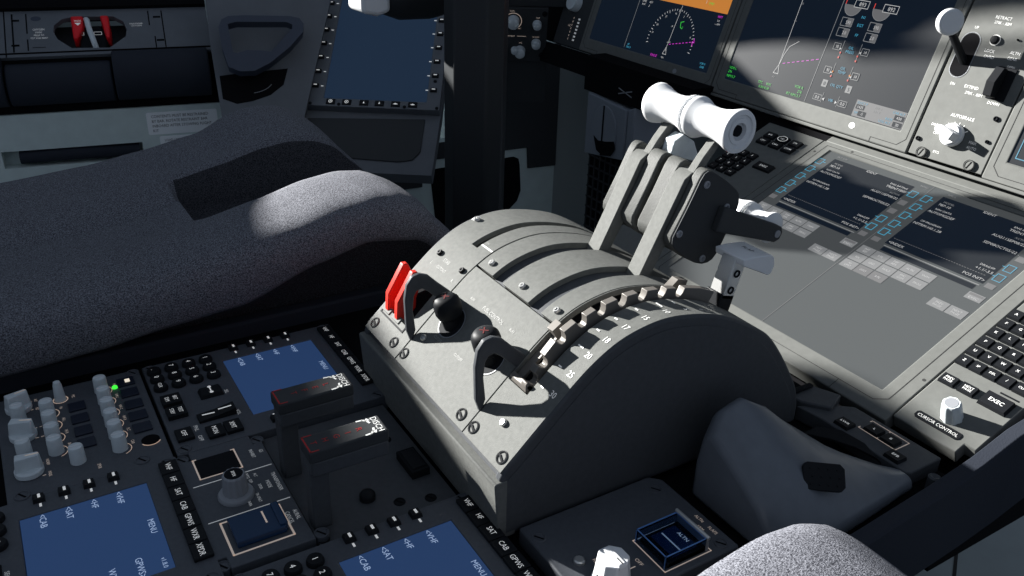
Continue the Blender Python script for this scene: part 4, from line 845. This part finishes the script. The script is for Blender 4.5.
# ------------------------------------------------------------------ side wall, mask stowage, tiller, side display
def keyhole(outer, hole):
    return outer + [outer[0]] + hole + [hole[0]]
def side():
    F = FS
    mb = MB(F); mb.plate(-900, 126, -420, 41, -240, -16, -51, -21, -24, 0, SILL); mb.box(-250, -8, -58, -14, -80, -24, SILL); w = struct(mb.build('wall_left', None))
    mb = MB(F); mb.box(126, 146, -420, 60, -40, -2, PIT); mb.build('wall_edge', w)
    t = thing('kit_restraint_bar', 'dark restraint bar across the slot in the grey side panel, behind the seat', 'bar', F @ T(-120, -36))
    mb = MB(F); mb.tube([(-214, -35, -10), (-120, -34, -8), (-22, -36, -10)], 11.5, RUBBER, 14); mb.build('bar', t); mb = MB(F); mb.box(-60, -22, -49, -40, -16, -6, RUBBER); mb.build('latch', t, bevel=2)
    for nm, x0, x1, y0, y1, lines, lab, cap in (('placard', -3, 117, -9, 31, ('CONTENTS MUST BE RESTRAINED', 'BY BAR. ROTATE RESTRAINT BAR', 'INBOARD AFTER STOWING FLIGHT', 'KIT'), 'larger pale placard with four lines of text on the side panel', 5.2), ('placard', 14, 95, -32, -13, ('LOAD LIMIT, 10 LBS', '40 LBS'), 'smaller two-line load limit placard partly hidden by the seat', 4.4)):
        t = thing(nm, lab, 'placard', F @ T((x0+x1)/2, (y0+y1)/2)); mb = MB(F); mb.prism([(x0, y0+2), (x0+2, y0), (x1-2, y0), (x1, y0+2), (x1, y1-2), (x1-2, y1), (x0+2, y1), (x0, y1-2)], 0, 1, PLAC); mb.build('plate', t)
        mb = MB(F); st = 8.6 if len(lines) > 2 else 8
        for i, l in enumerate(lines): mb.text(l, x0+8+(12 if l == '40 LBS' else 0), y1-7-st*i, cap, 1.2, INKD, 'l', sx=.88)
        mb.build('lettering', t)
    # padded rolls
    for x0, x1, yc, r, lab in ((-420, -209, 97, 40, 'black padded roll at the far left edge of the side wall'), (-206, -45, 90, 33, 'middle black padded roll on the side wall, sunk below its neighbour'), (-42, 113, 98, 40, 'black padded roll on the side wall nearest the triangular handle')):
        t = thing('padded_roll', lab, 'armrest pad', F @ T((x0+x1)/2, yc), 'black pads along the side wall')
        mb = MB(F); mb.prism([(yc+r*1.05*math.cos(R(a)), -4+r*.9*math.sin(R(a))) for a in range(-10, 191, 10)], x0, x1, RUBBER, 'x'); mb.build('pad', t, bevel=2.5, smooth=50)
    mb = MB(F); mb.box(-900, 126, 41, 142, -40, -6, PIT); mb.build('pad_recess', w)
    # shelf with oxygen mask
    F = FX; t = thing('oxygen_mask_box', 'dark grey stowage shelf with oval cut-out holding the red-gripped mask', 'stowage box', F)
    hole = [(-68, 52), (-66, 66), (-53, 79), (-32, 84), (28, 82), (43, 70), (47, 54), (44, 38), (17, 15), (-42, 17), (-62, 36)]
    mb = MB(F); mb.prism(keyhole([(-900, 2), (182, 2), (182, 98), (-900, 98)], hole), -10, 0, SIDE); mb.build('shelf_panel', t)
    mb = MB(F); mb.box(-90, 70, 0, 100, -70, -45, GREYD); mb.box(-90, -72, 0, 100, -50, -10, BLACK); mb.box(50, 70, 0, 100, -50, -10, BLACK); mb.build('stowage_well', t)
    mb = MB(F)
    for a, b, c, d in ((-130, -127.5, 12, 92), (-108.5, -106.5, 50, 92), (-108.5, -106.5, 14, 38), (-141.5, -139.5, 2, 98), (83.5, 85.5, 60, 92), (90, 92, 10, 36), (105.5, 107.5, 10, 92)): mb.rect(a, b, c, d, .3, PIT)
    for x, y in ((-124, 78), (-126, 26), (98, 78), (99, 27)): mb.rect(x-6, x+6, y-2, y+2, .35, PIT)
    mb.rect(-101, -81, 20, 21, .3, PIT); mb.build('door_lines', t)
    mb = MB(F); mb.disc(-93, 81, 8, .4, TILL, 18, 5); mb.build('blue_button', t)
    mb = MB(F)
    for i, (s_, c) in enumerate((('OXYGEN', 4), ('MASK', 3.6), ('PRESS TO', 3.4), ('TEST AND RESET', 3.2))): mb.text(s_, -90, 58-6*i, c, .4, INKW, sx=.8)
    mb.text('PASSENGER', 63, 64.5, 3, .4, INKW); mb.text('OXYGEN', 63, 60, 3, .4, INKW); mb.build('lettering', t)
    t = thing('oxygen_mask', 'stowed oxygen mask with two red grips and pale hose in the oval cut-out', 'oxygen mask', F @ T(-10, 48))
    mb = MB(F); mb.prism([(-32, 16), (12, 16), (17, 40), (8, 72), (-20, 72), (-30, 40)], -45, -6, BLACK, taper=.9); b_ = mb.build('mask_body', t, bevel=4)
    for sg, x0 in ((-1, -40), (1, 6)):
        mb = MB(F); mb.prism([(x0, 84), (x0+ (20 if sg < 0 else 14), 84), (x0+(20 if sg < 0 else 14), 58), (x0+(8 if sg < 0 else 13), 34), (x0+(2 if sg < 0 else 7), 36)], -40, 2, REDD); g = mb.build('red_grip', t, bevel=3)
        if sg < 0: mb = MB(F); mb.text('PRESS', -29, 72, 4, 2.4, INKW, sx=.8); mb.quad([(-34, 68), (-24, 68), (-29, 62)], 2.4, INKW); mb.build('lettering', g)
    mb = MB(F); mb.tube([(-17, 84, -8), (-14, 70, 6), (-11, 45, 8), (-6, 22, 3), (-3, 12, -14)], 4.6, KNOB, 12); mb.build('hose', t)
    mb = MB(F); mb.line([(-30, 54), (-22, 54), (-22, 48), (-30, 48)], 1, -5.6, INKW, True); mb.line([(-6, 54), (6, 54), (6, 48), (-6, 48)], 1, -5.6, INKW, True); mb.build('mask_marks', b_)
    # back wall over the shelf and structural side panels
    mb = MB(F @ T(0, 98)); mb.box(-900, 182, 0, 70, -30, 8, PIT); struct(mb.build('trim_1', None))
    mb = MB(FT @ Matrix.Translation((0, 0, -.026))); mb.prism([(-72, 160), (-70, 40), (-62, -92), (70, -100), (150, 160)], -14, 0, SIDE); struct(mb.build('trim_2', None))
    # tiller
    F = FT; t = thing('steering_tiller', 'blue-black triangular steering handle above a dark recess in the side wall', 'steering handle', F)
    outer = [(-53, 57), (-47, 71), (-36, 77), (-10, 78), (65, 75), (80, 71), (86, 60), (83, 44), (59, 17), (23, -12), (-2, -25), (-26, -25), (-43, -16), (-51, 20)]
    inner = [(-38, 62), (-24, 66), (58, 64), (67, 59), (66, 52), (27, 9), (10, 12), (-12, 13), (-26, 8), (-34, 10)]
    mb = MB(F); mb.prism(keyhole(outer, inner[::-1]), -8, 10, TILL); mb.build('handle_ring', t, smooth=50)
    mb = MB(F); mb.lathe([(9, -26), (8, -8)], (-2, -6, 0), BLACK, n=16); mb.build('hub', t)
    F2 = FT @ Matrix.Translation((0, 0, -.026)); mb = MB(F2); mb.prism([(-60, -14), (-43, -12), (53, -4), (43, -34), (20, -52), (-10, -62), (-36, -66), (-58, -56)], -10, .8, PIT); mb.arc(-14, -20, 42, 1.1, -80, -28, 1.1, KNOBG, 12, ry=28); mb.build('recess', t)
    # side display
    F = FE; t = thing('side_display_unit', 'tilted dark display with blank blue screen beside the far seat', 'display', F)
    mb = MB(F); mb.plate(-27, 203, -17, 300, -.5, 179, -.5, 285, -14, 1, SIDE); mb.build('bezel', t, bevel=1)
    mb = MB(F); mb.box(-.3, 178.8, -.3, 284.8, -10, -.4, SCRE); mb.build('screen', t)
    for i in range(9):
        for x, sg in ((-18.5, 1), (189, -1)):
            y = 25+31.7*i; mb = MB(F); mb.prism([(x-6, y-4), (x+6, y-4), (x+6, y+4), (x-6, y+4)], 1, 4, KEYB, taper=.88); mb.rect(x-3, x+3, y, y+2, 4.15, KEYL); mb.rect(x+sg*9.5, x+sg*14, y-1, y+1, 1.3, KEYL); mb.build('line_key', t)
    for i, x in enumerate((13, 41, 71, 98, 126, 156)):
        mb = MB(F); mb.prism([(x-8, -13.5), (x+8, -13.5), (x+8, -2.5), (x-8, -2.5)], 1, 3, KEYB, taper=.9); 
        if i < 2: mb.arc(x, -8, 3, 1, 0, 360, 3.2, KEYL, 12); mb.rect(x-1, x+1, -9, -7, 3.2, KEYL)
        elif i < 4: mb.quad([(x-1.6, -10), (x+1.6, -10), (x, -5)], 3.2, KEYL)
        else: mb.quad([(x-4.5, -9), (x, -6.5), (x+4.5, -9), (x, -10)], 3.2, KEYL)
        mb.build('function_key', t)
    for x in (-22, 198, 28, 142, 190): 
        mb = MB(F); mb.lathe([(3, .8), (3, 2), (0, 2)], (x, -13 if x != 190 else 45, 0), BLACK, n=10); mb.build('screw', t)
    mb = MB(F); mb.prism([(-38, 320), (-38, -125), (-10, -140), (200, -140), (204, -17), (206, 320)], -40, -14.5, SIDE); struct(mb.build('trim_3', None))
    mb = MB(F); mb.prism([(-26, -34), (178, -27), (177, -95), (165, -112), (140, -117), (20, -112), (-18, -80)], -14.5, -12, SIDEK); o = mb.build('trim_4', None, bevel=1); struct(o)
    # foot well
    F = FF @ Matrix.Scale(1.127, 4)
    mb = MB(F); mb.prism([(-420, -520), (240, -520), (240, 200), (75, 200), (40, 42), (-420, 42)], -20, 0, SILL)
    cs = [(240, 0), (262, 4), (290, 14), (312, 34), (326, 62), (332, 100), (334, 420)]
    vs = []; fs = []
    for x, z in cs: vs += [(x, -520, z), (x, 200, z), (x+20, 200, z-20), (x+20, -520, z-20)]
    for i in range(len(cs)-1):
        for j in range(4): fs.append((4*i+j, 4*i+4+j, 4*i+4+(j+1) % 4, 4*i+(j+1) % 4))
    mb.add(vs, fs, SILLD); w = struct(mb.build('wall_front', None, smooth=60))
    mb = MB(F); mb.prism([(-420, -36), (-36, -36), (-36, 12), (177, 12), (180, -29), (241, -31), (240, 200), (75, 200), (40, 42), (-420, 42)], .2, 4, SIDEK); mb.build('dark_trim_panel', w, bevel=1)
    mb = MB(F); mb.prism([(-20, -12), (-14, -6), (150, -3), (160, -8), (163, -20), (167, -72), (160, -92), (135, -114), (110, -122), (100, -190), (20, -190), (-10, -110)], .2, 1.6, PIT); mb.build('pedal_opening', w)
    # vent box
    F = FV; t = thing('air_outlet', 'dark square outlet with round slotted dial below the compass display', 'air outlet', F)
    mb = MB(F); mb.prism([(-40, -50), (64, -34), (64, 48), (-40, 54)], -60, 0, VENT); mb.prism([(64, -34), (80, -36), (80, 55), (64, 48)], -60, -3, VENT); mb.build('housing', t, bevel=2)
    mb = MB(F); mb.prism([(12+33*math.cos(R(a)), 2+42*math.sin(R(a))) for a in range(0, 360, 12)], -1, 2.5, VENT); mb.rect(8, 12, -40, 43, 2.8, PIT); d_ = mb.build('dial', t, bevel=1)
    mb = MB(F); mb.prism([(-12, -12), (0, -17), (20, -14), (42, -8), (46, -20), (36, -34), (14, -39), (-2, -34)], 2, 3.4, PIT); mb.build('dial_opening', d_)
    t = thing('foot_grille', 'black grille panel under the round dial in the foot well', 'grille', F @ T(-20, -120))
    mb = MB(F); mb.box(-70, 26, -220, -52, -60, -34, PIT); 
    for i in range(6): mb.box(-66+15*i, -63.5+15*i, -218, -56, -34, -31, SIDEK)
    for i in range(9): mb.box(-68, 22, -218+19*i, -215.5+19*i, -34, -31, SIDEK)
    mb.build('grille', t)
    t = thing('cross_marked_panel', 'black panel with a white cross mark above the slotted dial', 'panel', F @ T(50, 72))
    mb = MB(F); mb.box(-60, 200, 54, 110, -60, -6, PIT); mb.build('panel', t); mb = MB(F); mb.line([(33, 76), (66, 68)], 1.8, -5.5, KNOBG); mb.line([(33, 67), (66, 77)], 1.8, -5.5, KNOBG); mb.build('cross_mark', t)
    # small knob panel
    F = FK; t = thing('lighting_panel', 'dark panel with five pale grey knobs right of the control column', 'control panel', F)
    mb = MB(F); mb.box(-30, 80, 0, 105, -20, 0, SIDEK); mb.build('faceplate', t, bevel=1)
    for x, y, r in ((18, 80, 11), (61, 75, 8), (61, 38, 8.5), (32, 22, 10), (22, 28, 6.5), (0, 23, 9)):
        mb = MB(F); mb.lathe([(r*1.03, 0), (r, 3), (r*.92, r*1.3), (r*.7, r*1.45), (0, r*1.45)], (x, y, 0 if r != 6.5 else 8), KNOB, n=24); mb.build('round_knob', t)
    mb = MB(F); mb.arc(18, 80, 15, 1.2, -50, 230, .4, INKT, 28); mb.text('DSPL', 16, 99, 3, .4, INKT); mb.text('OFF', 6, 66, 2.4, .4, INKT); mb.text('BRT', 30, 66, 2.4, .4, INKT); mb.text('BRIGHTNESS', 10, 51, 3, .4, INKT); mb.line([(26, 51), (42, 51)], .8, .4, INKT); mb.text('MAP', 62, 87, 2.6, .4, INKT); mb.text('FLOOD', 60, 50, 2.6, .4, INKT); mb.text('PNL', 33, 38, 2.6, .4, INKT); mb.text('WHL', 3, 37, 2.6, .4, INKT); mb.build('lettering', t)
    for x, y in ((77, 95), (75, 14)):
        mb = MB(F); dzus(mb, x-3, y, .5, 5, BLACK); mb.build('fastener', t)
    mb = MB(F); mb.prism([(-40, -90), (84, -90), (84, -2), (-40, -2)], -26, -6, SIDEK); mb.box(-60, 140, 107, 160, -40, -4, SIDEK); struct(mb.build('trim_5', None))
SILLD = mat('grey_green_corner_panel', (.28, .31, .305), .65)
side()
# ------------------------------------------------------------------ control column
def column():
    F = Matrix.Translation((-.44, .495, 0)); t = thing('control_column', 'tall black control column rising between seat and side panels', 'control column', F)
    mb = MB(F); mb.prism([(-41, -29), (-12, -29), (20, 3), (20, 29), (12, 36), (-14, 55), (-41, 55)], -320, 330, COLM); mb.build('column', t, bevel=3, seg=3)
    G = frame((-.60, .4805, .2557), (1, 0, 0), (0, 1, 0)) @ Matrix.Scale(1.06, 4)
    mb = MB(G); mb.lathe([(20, -70), (34, -64), (41, -45), (42, 0), (37, 26), (22, 34)], (0, 40-20, 0), COLM, (0, 1, 0), 28); mb.tube([(0, 30, 8), (40, 40, 8), (90, 48, 6)], 18, COLM, 16); hb = mb.build('yoke_hub', t, smooth=50)
    mb = MB(G); mb.lathe([(19, 0), (17, 3), (10, 5), (0, 5.5)], (27, 8, -20), KNOB, (.72, -.2, -.5), 24); mb.build('hub_reflection', hb)  # pale disc painted in for the light reflected off the hub
    mb = MB(G); mb.prism([(-86, -26), (-64, -31), (-46, -26), (-46, 70), (-86, 70)], -24, 28, WHITE, 'x'); mb.build('yoke_arm', t, bevel=6, seg=3)
column()
# ------------------------------------------------------------------ seats
def sstep(a, b, x):
    t = max(0, min(1, (x-a)/(b-a))); return t*t*(3-2*t)
def lerp(tab, x):
    if x <= tab[0][0]: return tab[0][1]
    for (a, u), (b, v) in zip(tab, tab[1:]):
        if x <= b:
            t = (x-a)/(b-a); t = t*t*(3-2*t)*.35+t*.65; return u+(v-u)*t
    return tab[-1][1]
CREST = [(-360, 64), (-220, 66), (-80, 70), (20, 78), (80, 88), (150, 101), (200, 114), (238, 118), (265, 115), (290, 103), (318, 72), (352, 30), (372, 4), (380, -40)]
HEM = [(-360, 10), (-110, 21), (-30, 26), (30, 34), (98, 40), (174, 67), (228, 80), (282, 72), (312, 51), (340, 26), (362, -4), (380, -44)]
def seat(name, label, cx, dy, dz, sd_):
    F = Matrix.Translation((cx, .1+dy, dz)); t = thing('pilot_seat', label, 'seat', F, 'pilot seats')
    W = 216
    def top(u, y):
        A = lerp(CREST, y); H = lerp(HEM, y); a = abs(u); v_ = u*sd_
        t_ = max(0, a-150)/(W-150); k = (1-t_**4)**.25
        if a < 150: k = 1-.26*(min(150-a, 70)/70)**2 if v_ > 0 else 1-.32*((150-a)/125)**2
        z = H+(A-H)*k - (12*(1-sstep(150, 220, y))*sstep(-40, -110, v_) if v_ < 0 else 0)
        z -= 10*math.cos(min(a/110, 1)*PI/2)**2*(1-sstep(40, 110, y))
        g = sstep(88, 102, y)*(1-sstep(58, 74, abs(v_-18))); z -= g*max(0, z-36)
        return z, g
    us = sorted(set([-W, -W+1.5, -W+5] + [-W+12+i*(2*W-24)/46 for i in range(47)] + [W-5, W-1.5, W])); ys = [-360+i*740/96 for i in range(97)]
    vs = []; fs = []; mi = []
    for y in ys:
        for u in us:
            z, g = top(u, y); vs.append((u, y-100, z))
    nu = len(us)
    mb = MB(F); top_f = []; dark_f = []
    for j in range(len(ys)-1):
        for i in range(nu-1):
            g = top((us[i]+us[i+1])/2, (ys[j]+ys[j+1])/2)[1]
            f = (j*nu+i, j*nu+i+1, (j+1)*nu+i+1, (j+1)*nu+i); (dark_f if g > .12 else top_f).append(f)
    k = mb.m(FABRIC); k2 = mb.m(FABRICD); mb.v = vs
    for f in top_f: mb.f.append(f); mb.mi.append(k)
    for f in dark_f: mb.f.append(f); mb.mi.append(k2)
    # skirts and underside close the shape
    n0 = len(mb.v); loop = [i for i in range(nu)] + [j*nu+nu-1 for j in range(1, len(ys))] + [(len(ys)-1)*nu+i for i in range(nu-2, -1, -1)] + [j*nu for j in range(len(ys)-2, 0, -1)]
    low = [(vs[i][0]*.75, vs[i][1], -112) for i in loop]; mid = [(vs[i][0]*.965, vs[i][1], vs[i][2]-7) for i in loop]; mid2 = [(vs[i][0]*.76, vs[i][1], min(4, vs[i][2]-14)) for i in loop]
    mb.v += mid+mid2+low; L = len(loop)
    for q in range(L):
        a, b = loop[q], loop[(q+1) % L]
        mb.f.append((a, n0+q, n0+(q+1) % L, b)); mb.mi.append(k)
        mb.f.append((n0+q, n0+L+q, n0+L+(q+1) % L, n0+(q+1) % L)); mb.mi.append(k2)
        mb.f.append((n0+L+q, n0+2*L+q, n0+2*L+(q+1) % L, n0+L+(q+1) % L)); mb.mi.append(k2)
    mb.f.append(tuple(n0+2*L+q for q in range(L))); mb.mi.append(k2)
    mb.build('cushion', t, smooth=70)
    mb = MB(F); mb.box(-150, 150, -440, 200, -300, -114, BLACK); mb.build('seat_base', t, bevel=6)
seat('pilot_seat', 'grey-blue fabric seat with deep front notch, filling the left of the photo', -.39, 0, 0, 1)
seat('pilot_seat', 'sunlit woven seat corner at the bottom edge beside the pedestal rail', .527, .03, -.040, -1)
# ------------------------------------------------------------------ floor
mb = MB(); mb.box(-1100, 1100, -600, 1100, -330, -310, FLOORM); fl = struct(mb.build('floor'))
mb = MB(); mb.line([(172, 832), (230, 735)], 4, -309.5, INKD); mb.line([(60, 560), (360, 900)], .01, -309.6, INKD); mb.build('floor_seam', fl)
# ------------------------------------------------------------------ unseen added wall, its opening cut to the wanted sunlit areas
def gobo_wall():
    F = frame((-1.25, 0, 0), (0, 1, 0), (0, 0, 1))
    hole = [(-560, 575), (-500, 532), (-430, 512), (-365, 480), (-310, 455), (-270, 438), (-230, 426), (-175, 422), (-168, 540), (-142, 549), (-102, 514), (-98, 430), (80, 430), (110, 440), (200, 490), (270, 515), (424, 514), (404, 548), (374, 590), (342, 623), (320, 654), (311, 681), (309, 702), (297, 728), (280, 755), (240, 800), (-590, 800), (-610, 640)]  # outline also holds an added post that shades the lower display's corner
    mb = MB(F); mb.prism(keyhole([(-1400, -500), (1900, -500), (1900, 1300), (-1400, 1300)], hole[::-1]), -20, 0, SILL); o = struct(mb.build('sun_gobo_wall'))
    mb = MB(F); mb.prism([(330, 620), (338, 630), (232, 782), (222, 776)], -12, -4, SIDEK); mb.build('sun_gobo_bar', o)  # added bar that throws the dark band on the gear panel
gobo_wall()
# ------------------------------------------------------------------ light and camera
w = bpy.data.worlds.new('sky'); scene.world = w; w.use_nodes = True
w.node_tree.nodes['Background'].inputs['Color'].default_value = (.60, .72, .92, 1); w.node_tree.nodes['Background'].inputs['Strength'].default_value = .32
sd = Vector((-.86, -.40, .31)).normalized()
sun = bpy.data.lights.new('sun', 'SUN'); sun.energy = 19.5; sun.angle = R(.9); sun.color = (1, .985, .95)
so = bpy.data.objects.new('sun', sun); COL.objects.link(so); so.rotation_euler = sd.to_track_quat('Z', 'Y').to_euler()
cam = bpy.data.cameras.new('camera'); cam.sensor_width = 36; cam.lens = 863.326/1024*36; cam.clip_start = .02
co = bpy.data.objects.new('camera', cam); COL.objects.link(co); scene.camera = co
d = Vector((-.75952653, .47591086, -.4434279)); r = Vector((.51815823, .85476372, .02985022)); u = Vector((-.39323212, .20709378, .89581285))
co.matrix_world = Matrix(((r.x, u.x, -d.x, .5695), (r.y, u.y, -d.y, -.0715), (r.z, u.z, -d.z, .4202), (0, 0, 0, 1)))
scene.view_settings.view_transform = 'Standard'; scene.view_settings.look = 'None'; scene.view_settings.exposure = 0; scene.view_settings.gamma = 1; scene.view_settings.use_curve_mapping = False
